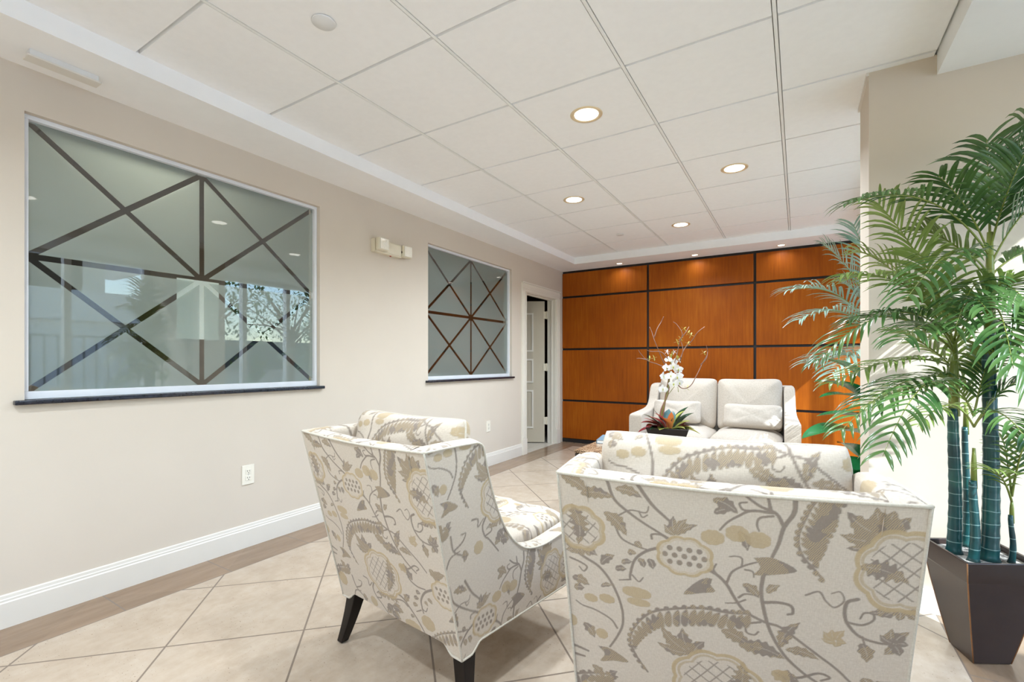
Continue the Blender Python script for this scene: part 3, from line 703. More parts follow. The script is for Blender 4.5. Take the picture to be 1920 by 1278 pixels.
def cloth(name, P, cu, cv, parent, mat=None, closed_u=False, flip=False, **k):
    """grid surface P[nv, nu, 3] carrying the embroidery at cloth coordinates cu, cv (mm)"""
    nv, nu = P.shape[:2]; me = bpy.data.meshes.new(name)
    i = np.arange(nv*nu).reshape(nv, nu)
    q = np.stack([i[:-1, :-1], i[:-1, 1:], i[1:, 1:], i[1:, :-1]], -1).reshape(-1, 4)
    if flip: q = q[:, ::-1]
    me.vertices.add(nv*nu); me.vertices.foreach_set('co', P.reshape(-1).astype(np.float32))
    me.loops.add(q.size); me.loops.foreach_set('vertex_index', q.reshape(-1).astype(np.int32))
    me.polygons.add(len(q)); me.polygons.foreach_set('loop_start', (np.arange(len(q))*4).astype(np.int32))
    me.polygons.foreach_set('use_smooth', np.ones(len(q), bool)); me.update(calc_edges=True)
    at = me.attributes.new('thread', 'FLOAT_COLOR', 'POINT'); T = thread_at(cu, cv)
    col = np.ones((nv*nu, 4), np.float32); col[:, :3] = T.reshape(-1, 3); at.data.foreach_set('color', col.reshape(-1))
    uv = me.uv_layers.new(name='UVMap'); U = np.stack([cu/1000, -cv/1000], -1).reshape(-1, 2)[q.reshape(-1)]
    uv.data.foreach_set('uv', U.reshape(-1).astype(np.float32))
    me.materials.append(mat or M['floral']); me.validate()
    o = bpy.data.objects.new(name, me); C.collection.objects.link(o); o.parent = parent
    return tag(o, **k)

# ================================================================ armchairs
HWb, HWt, ZB, ZT, LEAN = .332, .343, .195, .859, .162
def hem(q):
    """hem height along a side, q = 0..1; the cloth dips at the corners over the legs"""
    e = np.minimum(q, 1-q); return .222-.030*np.clip((.13-e)/.07, 0, 1)**2*(3-2*np.clip((.13-e)/.07, 0, 1))
# side profile: back top corner, over the wing, down the swoop, along the low arm
PROF = spline([(-.162, .859, 0), (-.04, .861, 0), (.060, .860, 0)], 6)[:-1]+spline([(.060, .860, 0), (.084, .846, 0), (.094, .815, 0), (.118, .729, 0), (.156, .633, 0), (.205, .545, 0), (.265, .480, 0), (.335, .440, 0), (.44, .424, 0), (.58, .434, 0), (.70, .448, 0)], 8)+[Vector((.735, .444, 0)), Vector((.752, .430, 0)), Vector((.758, .41, 0))]
def resample(pts, n):
    p = np.array([(q[0], q[1]) for q in pts]); d = np.r_[0, np.cumsum(np.hypot(*np.diff(p, axis=0).T))]
    t = np.linspace(0, d[-1], n); return np.stack([np.interp(t, d, p[:, 0]), np.interp(t, d, p[:, 1])], -1), t
def make_chair(label):
    root = empty('armchair', (0, 0, 0), label=label, cat='armchair')
    # outside back: slightly bowed leaning panel
    nx, nz = 430, 400; u = np.linspace(0, 1, nx)[None, :]*np.ones((nz, 1)); v = np.linspace(0, 1, nz)[:, None]*np.ones((1, nx))
    hw = HWb+(HWt-HWb)*v; x = (2*u-1)*hw; zb = hem(u); z = zb+(ZT-zb)*v; f = (z-ZB)/(ZT-ZB)
    y = -LEAN*f-.006*np.sin(PI*u)*np.sin(PI*v)+.002*np.sin(9*u+4*v)
    z = z-.010*np.sin(PI*u)*v
    cu = x*1000+332; cv = (1-f)*683
    cloth('outside_back', np.stack([x, y, z], -1), cu, cv, root)
    # outside arms
    T, d = resample(PROF, 330); nz = 200
    for s in (-1, 1):
        q = np.linspace(0, 1, len(T))[None, :]*np.ones((nz, 1)); v = np.linspace(0, 1, nz)[:, None]*np.ones((1, len(T)))
        by = .755*q**1.05; bz = hem(q)-.012*q
        y = by*(1-v)+T[None, :, 0]*v; z = bz*(1-v)+T[None, :, 1]*v
        # keep the rear edge on the leaning back
        x = s*(HWb+(HWt-HWb)*(z-ZB)/(ZT-ZB)+.006*np.sin(PI*v)*np.sin(PI*q))
        cloth('outside_arm', np.stack([x, y, z], -1), y*1000+(160 if s > 0 else 420), (ZT-z)*1000+(300 if s > 0 else 60), root, flip=(s < 0))
    # arm tops rolling into the inside arms
    bw = .066; prof = [(0, 0), (.004, .004), (.012, .008), (.033, .011), (.052, .009), (.062, .003), (.066, -.008), (.069, -.04)]
    T2, d2 = resample(PROF, 200)
    tan = np.gradient(T2, axis=0); tan /= np.hypot(tan[:, 0], tan[:, 1])[:, None]; nor = np.stack([-tan[:, 1], tan[:, 0]], -1)
    for s in (-1, 1):
        rows = []; cc = []
        for a, b in prof:
            hx = HWb+(HWt-HWb)*(T2[:, 1]-ZB)/(ZT-ZB); b = b*np.clip(d2/.03, 0, 1)**.5 if b > 0 else b
            rows.append(np.stack([s*(hx-a), T2[:, 0]+nor[:, 0]*b, T2[:, 1]+nor[:, 1]*b], -1)); cc.append(a*1000+float(np.max(np.abs(b)))*300)
        last = rows[-1]
        for k in range(1, 12):      # straight down to the deck
            r = last.copy(); r[:, 2] = last[:, 2]*(1-k/11)+.29*k/11; r[:, 1] = last[:, 1]+np.clip(.08-last[:, 1], 0, 1)*(k/11); rows.append(r); cc.append(cc[len(prof)-1]+k*18)
        P = np.array(rows); P = np.repeat(P, 1, 0)
        nr = len(rows); dense = np.linspace(0, nr-1, 60); P = np.stack([[np.interp(dense, range(nr), P[:, j, c]) for j in range(P.shape[1])] for c in range(3)], -1)
        P = P.transpose(1, 0, 2) if P.shape[0] == len(T2) else P
        cdn = np.interp(dense, range(nr), cc)
        cloth('inside_arm', P, (d2*1000+(40 if s > 0 else 300))[None, :]*np.ones((60, 1)), cdn[:, None]*np.ones((1, len(T2)))+(210 if s > 0 else 520), root, flip=(s > 0))
    # inside back with its top band
    prof = [(0, 0), (.006, .006), (.030, .011), (.052, .009), (.062, .002), (.066, -.010)]
    nx = 260; xx = np.linspace(-(HWt-.060), HWt-.060, nx); rows = []; cc = []
    dip = .010*np.sin(PI*(xx/(2*HWt)+.5))
    for a, b in prof: rows.append(np.stack([xx, np.full(nx, -LEAN+a), ZT+b-dip], -1)); cc.append(a*1000+abs(b)*300)
    for k in range(1, 10): rows.append(np.stack([xx, np.full(nx, -LEAN+.066+.10*k/9), ZT-.010-dip-(ZT-.30)*k/9], -1)); cc.append(cc[5]+60*k)
    P = np.array(rows); nr = len(rows); dense = np.linspace(0, nr-1, 90)
    P = np.stack([np.array([np.interp(dense, range(nr), P[:, j, c]) for j in range(nx)]).T for c in range(3)], -1)
    cloth('inside_back', P, (xx*1000+420)[None, :]*np.ones((90, 1)), np.interp(dense, range(nr), cc)[:, None]*np.ones((1, nx))+560, root, flip=False)
    # seat cushion and back cushion
    def cushion(name, c, sx, sy, sz, p, n, rot, ears, off, par, pinch=0.0):
        th = np.linspace(0, PI, n)[:, None]; ph = np.linspace(-PI, PI, 2*n)[None, :]
        sp = lambda a: np.sign(a)*np.abs(a)**p
        X = sp(np.sin(th))*sp(np.cos(ph)); Y = sp(np.sin(th))*sp(np.sin(ph)); Z = sp(np.cos(th))*np.ones_like(ph)
        return X, Y, Z
    def box_cushion(name, hx, hy, hz, loc, tilt, crown, cofs, n=150, m=110, soft=.35, sag=0.0, ears=0.0):
        """puffy box: front and back faces joined over a soft edge. hx wide, hy tall, hz thick"""
        a = np.linspace(-1, 1, n); b = np.linspace(-1, 1, m); A_, B_ = np.meshgrid(a, b)
        ea = np.abs(A_); eb = np.abs(B_)
        edge = (1-ea**8)*(1-eb**8); th = hz*(.18+.82*np.clip(edge, 0, 1)**soft)*(1-crown*(A_**2+B_**2)/2)
        k = ears*(np.clip(ea-.6, 0, 1)**2)*(np.clip(B_+.0, 0, 1)**2)*8
        cr = 1-.055*np.clip((ea**5)*(eb**5), 0, 1); x = hx*A_*(1-.02*np.cos(B_*PI/2))*cr; top = hy*B_*(1-.02*np.cos(A_*PI/2))*cr
        h = top+np.where(B_ > 0, (k*hy-sag*(1-A_**2))*B_, 0)
        wr = .003*np.sin(A_*9+B_*3)+.002*np.sin(B_*13-A_*4)
        rr = Matrix.Rotation(tilt, 3, 'X'); out = []
        F = np.stack([x, th+wr, h], -1); Bk = np.stack([x, -th-wr, h], -1)
        R_ = np.array(rr); L_ = np.array(loc)
        S = np.concatenate([F[::-1], Bk], 0)     # wraps over the bottom edge
        S = S@R_.T+L_
        cu = np.concatenate([(x*1000)[::-1], x*1000], 0)+cofs[0]; cv = np.concatenate([(-h*1000)[::-1], -h*1000+400], 0)+cofs[1]
        return S, cu, cv, [(F[j, i]*[1, 0, 1])@R_.T+L_ for j, i in [(0, i) for i in range(0, n, 6)]+[(j, n-1) for j in range(0, m, 6)]+[(m-1, i) for i in range(n-1, -1, -6)]+[(j, 0) for j in range(m-1, -1, -6)]]
    def add_cushion(name, *a, **k):
        S, cu, cv, ring = box_cushion(name, *a, **k)
        n = S.shape[1]; m2 = S.shape[0]//2
        o = cloth(name, S, cu, cv, root, flip=False)
        # close the side and top gaps with a boxing strip in the same cloth
        me = o.data; q = []
        F = lambda j, i: (m2-1-j)*n+i
        B2 = lambda j, i: (m2+j)*n+i
        for j in range(m2-1): q += [(F(j, 0), F(j+1, 0), B2(j+1, 0), B2(j, 0)), (F(j+1, n-1), F(j, n-1), B2(j, n-1), B2(j+1, n-1))]
        for i in range(n-1): q += [(F(m2-1, i), F(m2-1, i+1), B2(m2-1, i+1), B2(m2-1, i))]
        import bmesh
        b = bmesh.new(); b.from_mesh(me); b.verts.ensure_lookup_table()
        for f in q:
            try: fc = b.faces.new([b.verts[t] for t in f]); fc.smooth = True
            except ValueError: pass
        bmesh.ops.recalc_face_normals(b, faces=b.faces); b.to_mesh(me); b.free()
        MB().tube([Vector(p) for p in ring], .0042, 6, closed=True).build('cushion_piping', M['piping'], o)
        return o
    add_cushion('back_cushion', .286, .222, .078, (0, .040, .712), -.17, .25, (270, 80), soft=.5, sag=.008, ears=.012)
    add_cushion('seat_cushion', .262, .335, .075, (0, .405, .400), -PI/2+.03, .15, (400, 250), soft=.3, n=140, m=150)
    # deck and front rail
    MB().box(-.30, .30, .03, .74, .235, .33).build('seat_deck', M['piping'], root, bevel=.01)
    nx, nz = 200, 60; u = np.linspace(0, 1, nx)[None, :]*np.ones((nz, 1)); v = np.linspace(0, 1, nz)[:, None]*np.ones((1, nx))
    hz_ = hem(u)-.012; x = (2*u-1)*(HWb+.001); z = hz_+(.40-hz_)*v
    cloth('front_rail', np.stack([x, np.full_like(x, .756), z], -1), x*1000+100, (.4-z)*1000+30, root, flip=True)
    # piping along the seams
    def bpt(s, f_): return Vector((s*(HWb+(HWt-HWb)*f_), -LEAN*f_, ZB+(ZT-ZB)*f_))
    pw = MB()
    us = np.linspace(0, 1, 60)
    pw.tube([((2*a-1)*HWt, -LEAN-.001, ZT-.010*math.sin(PI*a)+.001) for a in us], .0038, 8)
    for s in (-1, 1):
        pw.tube([bpt(s, f_) for f_ in np.linspace(-.004, 1, 30)], .0034, 8)
        pw.tube([(s*(HWb+(HWt-HWb)*(t[1]-ZB)/(ZT-ZB)+.001), t[0], t[1]+.001) for t in T2[::2]], .0036, 8)
        pw.tube([(s*(HWb), .755*q**1.05, float(hem(np.array(q)))-.012*q) for q in us], .0036, 8)
        pw.tube([(s*HWb, .757, .18+k*.23/10) for k in range(11)], .0034, 8)
    pw.tube([((2*a-1)*HWb, .0, float(hem(np.array(a)))) for a in us], .0036, 8)
    pw.tube([((2*a-1)*HWb, .757, float(hem(np.array(a)))-.012) for a in us], .0036, 8)
    pw.build('seam_piping', M['piping'], root)
    # tapered splayed legs
    for sx_, sy_ in ((-1, 0), (1, 0), (-1, 1), (1, 1)):
        cx, cy = sx_*.296, (.045 if sy_ == 0 else .705); fx_, fy_ = cx+sx_*.048, cy+(-.040 if sy_ == 0 else .015)
        m = MB(); vs = []
        for k in range(7):
            t = k/6; w = .030*(1-t)+.0165*t; ex = t**1.4
            px_, py_, pz_ = cx+(fx_-cx)*ex, cy+(fy_-cy)*ex, .245*(1-t)+.002*t
            vs += [(px_-w, py_-w, pz_), (px_+w, py_-w, pz_), (px_+w, py_+w, pz_), (px_-w, py_+w, pz_)]
        fs = [(k*4+i, (k+1)*4+i, (k+1)*4+(i+1) % 4, k*4+(i+1) % 4) for k in range(6) for i in range(4)]+[(0, 1, 2, 3), (27, 26, 25, 24)]
        m.add(vs, fs); m.build('leg', M['leg_wood'], root, bevel=.004)
    return root
def copy_tree(o, parent=None):
    c = o.copy(); C.collection.objects.link(c)
    if parent: c.parent = parent
    for ch in list(o.children): copy_tree(ch, c)
    return c
chA = make_chair('floral embroidered armchair on the left, seen from its rear corner with two black legs showing')
chB = copy_tree(chA)
chA.location = (-1.2157, 1.21, 0); chA.rotation_euler.z = -.1328
chB.location = (-.1646, 1.2078, 0); chB.rotation_euler.z = .1599
chB['label'] = 'floral embroidered armchair nearest the camera on the right, its back turned, beside the potted palm'
for ch in chB.children:
    if ch.name.startswith('back_cushion'): ch.location.x = -.012; ch.rotation_euler.y = .012
for c_ in (chA, chB): c_['group'] = 'floral embroidered armchairs'

# ================================================================ loveseat
def puff(m, c, hx, hy, hz, rot=None, n=26, p=.32, sag=0.0, wr=.004, seed=0, ears=0.0):
    """soft cushion: rounded box with gentle creases; hx, hy, hz half sizes"""
    R = rot or Matrix.Identity(3); c = Vector(c); rnd = random.Random(seed); vs = []
    k1, k2, k3 = rnd.uniform(4, 8), rnd.uniform(4, 8), rnd.uniform(0, 6)
    nu, nv = 2*n, n
    sp = lambda x, q: math.copysign(abs(x)**q, x)
    for j in range(nv+1):
        th = PI*j/nv
        for i in range(nu):
            ph = 2*PI*i/nu
            a = sp(math.sin(th), .45)*sp(math.cos(ph), p); b = sp(math.sin(th), .45)*sp(math.sin(ph), p); d = sp(math.cos(th), .9)
            e = ears*(abs(a)*abs(b))**3
            th_ = d*hz*(1-.45*max(abs(a), abs(b))**6)
            x, y = a*hx*(1+e)+0, b*hy*(1+e)
            th_ += wr*math.sin(a*k1+b*k2+k3)+wr*.6*math.sin(a*11-b*7+k3*2)
            if b > 0: y -= sag*(1-a*a)*b
            vs.append(c+R@Vector((x, y, th_)))
    fs = [(j*nu+i, (j+1)*nu+i, (j+1)*nu+(i+1) % nu, j*nu+(i+1) % nu) for j in range(nv) for i in range(nu)]
    m.add(vs, fs, True); return m
LS = empty('loveseat', (-.725, 5.12, 0), label='cream upholstered two-seat sofa against the wood panelled wall', cat='sofa')
def swoop(side):
    """arm slab: inside and outside follow one profile that swoops from the wing down to the low arm"""
    top = spline([(.40, .885, 0), (.30, .882, 0), (.235, .865, 0), (.20, .80, 0), (.165, .715, 0), (.10, .655, 0), (.0, .628, 0), (-.16, .612, 0), (-.36, .600, 0), (-.395, .588, 0), (-.402, .56, 0)], 6)
    vs = []; n = len(top)
    for p in top:
        y, z = p.x, p.y; fr = max(0, (.40-y)/.80); xo = .672+.070*fr**.8; th = .085+.04*fr
        e = .014
        zb = .10
        yb = y
        sec = [(xo, zb), (xo, z-e*1.2), (xo-e*.4, z-e*.4), (xo-e, z), (xo-th+e, z), (xo-th+e*.4, z-e*.4), (xo-th, z-e*1.2), (xo-th, zb)]
        vs += [(side*a, yb, b) for a, b in sec]
    fs = [(i*8+k, (i+1)*8+k, (i+1)*8+(k+1) % 8, i*8+(k+1) % 8) for i in range(n-1) for k in range(8)]
    fs += [tuple(range(8)), tuple((n-1)*8+k for k in range(8))[::-1]]
    return vs, fs
for s in (-1, 1):
    m = MB(); m.add(*swoop(s)); m.build('arm', M['oatmeal'], LS, bevel=.006, weld=True)
m = MB(); m.box(-.66, .66, .30, .41, .10, .885); m.build('back_frame', M['oatmeal'], LS, bevel=.02, seg=3)
m = MB(); m.box(-.625, .625, -.375, .32, .10, .30); m.build('seat_base', M['oatmeal'], LS, bevel=.012)
RX = Matrix.Rotation(PI/2-.20, 3, 'X')
for s, tl_ in ((-1, .012), (1, -.012)):
    m = MB(); puff(m, (s*.300, -.045, .385), .298, .335, .088, p=.18, seed=3+s, wr=.003); m.build('seat_cushion', M['oatmeal'], LS)
    m = MB(); puff(m, (s*.296, .215, .690), .293, .268, .098, rot=Matrix.Rotation(tl_, 3, 'Y')@RX, p=.20, seed=5+s, sag=.008, wr=.005); m.build('back_cushion', M['oatmeal'], LS)
for x in (-.60, .60):
    for y in (-.33, .35):
        MB().prism([(x-.03, y-.03, .10), (x+.03, y-.03, .10), (x+.03, y+.03, .10), (x-.03, y+.03, .10)], (0, 0, -.10)).build('leg', M['leg_wood'], LS, bevel=.004)
def lumbar(c, hx, hy, rz, lean, seed, label):
    m = MB(); puff(m, (0, 0, 0), hx, hy, .062, p=.30, seed=seed, sag=.012, wr=.004, ears=.05)
    o = m.build('lumbar_pillow', M['pillow_cloth'])
    o.matrix_world = Matrix.Translation(c)@Matrix.Rotation(rz, 4, 'Z')@Matrix.Rotation(PI/2-lean, 4, 'X')@Matrix.Rotation(.0, 4, 'Z')
    return tag(o, label, 'pillow', 'lumbar pillows on the cream sofa')
lumbar((-1.085, 5.125, .607), .235, .120, .03, .30, 11, 'cream lumbar pillow on the left seat of the cream sofa, behind the orchid')
lumbar((-.385, 5.105, .600), .250, .120, -.03, .34, 12, 'cream lumbar pillow on the right seat of the cream sofa, partly in sunlight')

# ================================================================ coffee table
CT = empty('coffee_table', (-.86, 3.74, 0), label='dark low coffee table with mottled brown stone top, between armchairs and sofa', cat='coffee table')
TX, TY = .58, .46
m = MB(); m.box(-TX, TX, -TY, TY, .435, .460); m.build('stone_top', M['granite'], CT, bevel=.006)
m = MB(); m.box(-TX+.004, TX-.004, -TY+.004, TY-.004, .39, .435); m.build('apron', M['dark_wood'], CT, bevel=.006)
for x in (-1, 1):
    for y in (-1, 1): MB().box(x*(TX-.05)-.03, x*(TX-.05)+.03, y*(TY-.05)-.03, y*(TY-.05)+.03, 0, .39).build('leg', M['dark_wood'], CT, bevel=.004)
MB().box(-TX+.06, TX-.06, -TY+.06, TY-.06, .12, .14).build('shelf', M['dark_wood'], CT, bevel=.003)
bk = empty('book', (-1.315, 3.80, .460), rz=.18, label='slate blue hardcover book lying on the left end of the coffee table', cat='book')
m = MB(); m.box(-.11, .11, -.15, .15, 0, .003); m.box(-.11, .11, -.15, .15, .025, .028); m.box(-.113, -.107, -.15, .15, 0, .028); m.build('cover', M['book_blue'], bk, bevel=.001)
MB().box(-.106, .106, -.146, .146, .003, .025).build('pages', M['paper'], bk)

# ================================================================ orchid arrangement
OC = Vector((-.865, 3.76, .461))
OR = empty('orchid_arrangement', OC, label='white orchid arrangement with curly twigs in a black tray on the coffee table', cat='flower arrangement')
def taper_box(m, bx, by, tx, ty, z0, z1, rz):
    R = Matrix.Rotation(rz, 3, 'Z'); vs = []
    for hx, hy, z in ((bx, by, z0), (tx, ty, z1), (tx-.010, ty-.010, z1), (bx-.006, by-.006, z0+.02)):
        vs += [R@Vector((a*hx, b*hy, z)) for a, b in ((-1, -1), (1, -1), (1, 1), (-1, 1))]
    fs = [(3, 2, 1, 0)]+[(k*4+i, k*4+(i+1) % 4, (k+1)*4+(i+1) % 4, (k+1)*4+i) for k in range(3) for i in range(4)]+[(12, 13, 14, 15)]
    m.add(vs, fs); return m
m = MB(); taper_box(m, .105, .06, .155, .100, .002, .152, .16); m.build('planter_tray', M['black'], OR, bevel=.002, weld=True)
R16 = Matrix.Rotation(.16, 3, 'Z')
m = MB(); m.add([R16@Vector(p) for p in ((-.136, -.082, .140), (.136, -.082, .140), (.136, .082, .140), (-.136, .082, .140))], [(0, 1, 2, 3)]); m.build('moss', M['leaf_dark'], OR)
CL = Vector((-math.cos(YAW), -math.sin(YAW), 0)); CB = Vector((-math.sin(YAW), math.cos(YAW), 0))   # left and away, as the photo looks
def opt(dx, up, back=0.0): return -CL*(dx+.045*min(1, max(0, (up-.2)/.2)))+CB*back+Vector((0, 0, up+.03+.08*min(1, max(0, (up-.2)/.2))))
def low(dx, up, back=0.0): return -CL*dx+CB*back+Vector((0, 0, up+.035))
def blade(m, base, tip, w, arch=.0, n=8, fold=.25, side=None, mi=0, taper=.9):
    """leaf or petal: curved, folded lens strip from base to tip"""
    base = Vector(base); tip = Vector(tip); d = tip-base; L = d.length
    up = Vector((0, 0, 1)); s = side if side is not None else d.cross(up)
    if s.length < 1e-4: s = Vector((1, 0, 0))
    s = s.normalized(); nrm = s.cross(d).normalized()
    if nrm.z < 0: nrm = -nrm
    vs = []; fs = []
    for i in range(n+1):
        t = i/n; c = base+d*t+nrm*(arch*L*4*t*(1-t))
        h = w/2*(math.sin(PI*min(1, t**taper*.97+.03))**.75)
        vs += [c-s*h+nrm*h*fold, c, c+s*h+nrm*h*fold]
    for i in range(n):
        fs += [(i*3, i*3+1, i*3+4, i*3+3), (i*3+1, i*3+2, i*3+5, i*3+4)]
    m.add(vs, fs, True, mi); return m
# stems
for dx, bx in ((.0, .0), (.018, -.01), (-.015, .012)):
    m = MB(); m.tube(spline([opt(-.045+dx, .10, .0), opt(-.048+bx, .22, .01), opt(-.035+dx*.5, .34, .0), opt(-.035, .46, -.01)], 6), [.007]*12+[.004]*7, 7)
    m.build('stem', M['twig'] if dx else M['palm_stem'], OR)
m = MB(); m.tube(spline([opt(-.03, .32), opt(.02, .38, -.02), opt(.04, .34, -.03)], 6), .002, 5); m.tube(spline([opt(-.035, .44), opt(-.02, .56, .0), opt(-.01, .63, .0)], 6), .003, 5); m.build('stem', M['palm_stem'], OR)
def orchid(c, s, az, seed):
    r = random.Random(seed); c = Vector(c); m = MB()
    f = (-CB*.9+(-CL)*math.sin(az)*.6+Vector((0, 0, r.uniform(-.25, .25)))).normalized()
    a = f.cross(Vector((0, 0, 1))).normalized(); b = a.cross(f)
    for k, (an, L, w) in enumerate(((90, 1, .62), (215, .95, .6), (325, .95, .6), (175, 1.05, 1.05), (5, 1.05, 1.05))):
        q = math.radians(an+r.uniform(-8, 8)); d = a*math.cos(q)+b*math.sin(q)
        blade(m, c+f*.002*k, c+d*s*L+f*s*.15, s*w, arch=.08, side=d.cross(f), n=6, fold=.12, taper=.8)
    o = m.build('orchid_blossom', M['petal'], OR)
    m = MB(); m.blob(c+f*s*.12, s*.16, s*.16, s*.2, 8, 5); blade(m, c, c-b*s*.35+f*s*.3, s*.3, side=a, n=4); m.build('blossom_lip', M['petal_lime'], o)
oc = [(-.040, .60, 0), (.012, .585, .02), (-.065, .535, -.01), (-.012, .545, -.03), (.035, .525, 0), (-.085, .470, -.01), (-.035, .475, -.04), (.020, .465, -.02), (.045, .425, .0), (-.010, .420, -.04), (-.075, .390, .0), (.052, .475, .02)]
for k, (x, z, y) in enumerate(oc): orchid(opt(x, z-.035, y), .040 if k > 1 else .030, (k % 3-1)*.8, k)
# small greenish buds at the top
for k, (x, z) in enumerate(((-.05, .665), (-.02, .640), (.005, .665), (.03, .62), (.045, .60))):
    m = MB()
    for q in range(5): blade(m, opt(x, z-.04), opt(x+.022*math.cos(q*1.25+k), z-.04+.022*math.sin(q*1.25+k), .01*math.sin(q)), .013, n=4)
    m.build('small_bloom', M['petal_lime'] if k % 2 else M['petal'], OR)
# curly twigs
tw = [[(-.04, .50), (-.085, .60), (-.115, .66), (-.155, .74), (-.165, .80), (-.180, .845)], [(-.155, .76), (-.13, .83), (-.09, .885), (-.075, .925)],
      [(-.05, .52), (-.12, .555), (-.20, .585), (-.26, .640), (-.275, .665)], [(-.19, .585), (-.255, .60), (-.285, .60)], [(-.05, .60), (-.10, .65), (-.17, .655), (-.205, .665)],
      [(.0, .55), (.035, .64), (.045, .72), (.06, .79), (.03, .86), (.005, .885)], [(.045, .74), (.085, .80), (.12, .845)], [(.045, .60), (.09, .68), (.15, .74), (.18, .80), (.235, .845)],
      [(.02, .42), (.08, .385), (.13, .40), (.18, .48), (.23, .56), (.265, .64), (.245, .70)], [(.21, .55), (.245, .60), (.265, .655)], [(.05, .58), (.065, .66), (.06, .73)]]
for p in tw:
    pts = spline([opt(x, z-.025, .02*math.sin(i*1.7+len(p))) for i, (x, z) in enumerate(p)], 5); n = len(pts)
    m = MB(); m.tube(pts, [.0042-.0022*i/n for i in range(n)], 6); m.build('curly_twig', M['twig'], OR)
for x, z in ((-.185, .60), (-.15, .605), (.03, .73), (.055, .755), (.115, .80), (.135, .78), (.11, .715), (.235, .645), (.11, .385), (.08, .83)):
    m = MB()
    for q in range(4): blade(m, opt(x, z-.025), opt(x+.030*math.cos(q*1.6+x*9), z-.025+.025*math.sin(q*1.6+x*9), .01), .010, n=4)
    m.build('twig_bud', M['petal_lime'], OR)
# skirt of bracts and leaves
sk = [('petal_red', -.03, -.20, .155, .055, -.02), ('petal_red', -.06, -.17, .13, .06, -.05), ('petal_red', -.05, -.22, .075, .05, -.01), ('leaf_dark', -.05, -.17, .215, .045, .03), ('petal_pink', -.02, -.145, .205, .040, -.05),
      ('petal_pink', .0, -.11, .235, .035, -.03), ('petal_orange', .0, .035, .215, .04, -.05), ('petal_orange', .01, -.06, .20, .05, -.06), ('petal_lime', .03, .115, .250, .055, -.03), ('petal_lime', .04, .14, .175, .05, -.07),
      ('petal_lime', -.02, -.09, .110, .05, -.10), ('petal_lime', .05, .215, .070, .05, -.06), ('leaf_dark', .05, .16, .275, .045, .03), ('leaf_dark', .06, .205, .225, .045, .04), ('leaf_teal', .0, .025, .255, .05, .05), ('leaf_teal', .03, .06, .235, .045, .06),
      ('petal_red', .07, .15, .150, .05, .0), ('petal_red', .05, .165, .125, .04, -.02), ('leaf_dark', .0, .06, .09, .05, -.11), ('leaf_dark', -.03, -.15, .11, .05, -.08), ('petal_lime', .02, .09, .12, .045, -.10), ('petal_orange', .02, .015, .24, .03, -.04),
      ('leaf_dark', -.04, -.105, .26, .02, .02), ('petal_pink', -.05, -.18, .19, .03, -.02), ('leaf_dark', .06, .14, .10, .05, -.05), ('petal_lime', .06, .185, .105, .045, -.02)]
for mt, bx, tx, tz, w, bk_ in sk:
    m = MB(); blade(m, low(bx, .105, bk_*.3), low(tx*1.08, tz, bk_), w*1.7, arch=.10, fold=.3); m.build('bract' if 'petal' in mt else 'leaf', M[mt], OR)

# ================================================================ palms
def frond(name, parent, p0, tip, rise, mat, off, pairs=24, ll=.15, lw=.013, droop=.5, seed=0, bare=.22, hang=0.0):
    """feather leaf: arching stalk with two rows of narrow drooping leaflets"""
    r = random.Random(seed); p0 = Vector(p0)-off; tip = Vector(tip)-off
    mid = (p0+tip)/2; L = (tip-p0).length; c = mid+Vector((0, 0, rise*L)); c = c*.8+(p0+Vector((0, 0, L*.55)))*.2
    B = lambda t: p0*(1-t)**2+c*2*t*(1-t)+tip*t*t
    n = 22; pts = [B(i/n) for i in range(n+1)]
    m = MB(); m.tube(pts, [.0042*(1-.8*i/n) for i in range(n+1)], 6, mi=1)
    for k in range(pairs):
        t = bare+(1-bare)*(k+.5)/pairs; q = B(t); d = (B(min(1, t+.02))-B(t-.02)).normalized()
        side = d.cross(Vector((0, 0, 1)))
        if side.length < .15: side = d.cross(Vector((.6, .8, 0)))
        side.normalize(); up = side.cross(d).normalized()
        prof = (math.sin(PI*(.12+.80*((t-bare)/(1-bare)))))**.6; l = ll*prof*r.uniform(.88, 1.1)
        for s in (-1, 1):
            sw = math.radians(48-16*t+r.uniform(-7, 7)); a = (side*s*math.sin(sw+.15)+d*math.cos(sw)+up*r.uniform(.10, .38)-Vector((0, 0, hang))).normalized()
            w = lw*r.uniform(.85, 1.15); sd_ = a.cross(up).normalized() if a.cross(up).length > .1 else side
            vs = []; N = 6; pos = q.copy(); dirv = a.copy()
            for i in range(N+1):
                u = i/N; h = w/2*math.sin(PI*min(1, .14+.86*u))**.7 if i < N else .0004
                nn = sd_.cross(dirv).normalized()
                vs += [pos-sd_*h+nn*h*.35, pos, pos+sd_*h+nn*h*.35]
                pos = pos+dirv*l/N; dirv = (dirv+Vector((0, 0, -1))*droop*(.10+.22*u)).normalized()
            fs = []
            for i in range(N): fs += [(i*3, i*3+1, i*3+4, i*3+3), (i*3+1, i*3+2, i*3+5, i*3+4)]
            m.add(vs, fs, True)
    return m.build(name, [mat, M['palm_stem']], parent)

def cane(parent, base, top, r, off):
    base = Vector(base)-off; top = Vector(top)-off; n = int((top-base).length/.047)*3+1; pts = []; rs = []
    for i in range(n+1):
        t = i/n; p = base.lerp(top, t)+Vector((.004*math.sin(t*5), .004*math.cos(t*4), 0)); pts.append(p)
        rs.append(r*(1-.32*t)*(1.06 if i % 3 == 0 else 1.0)*(1.18 if i == 0 else 1))
    m = MB(); m.tube(pts, rs, 16); return m.build('cane', M['cane'], parent)

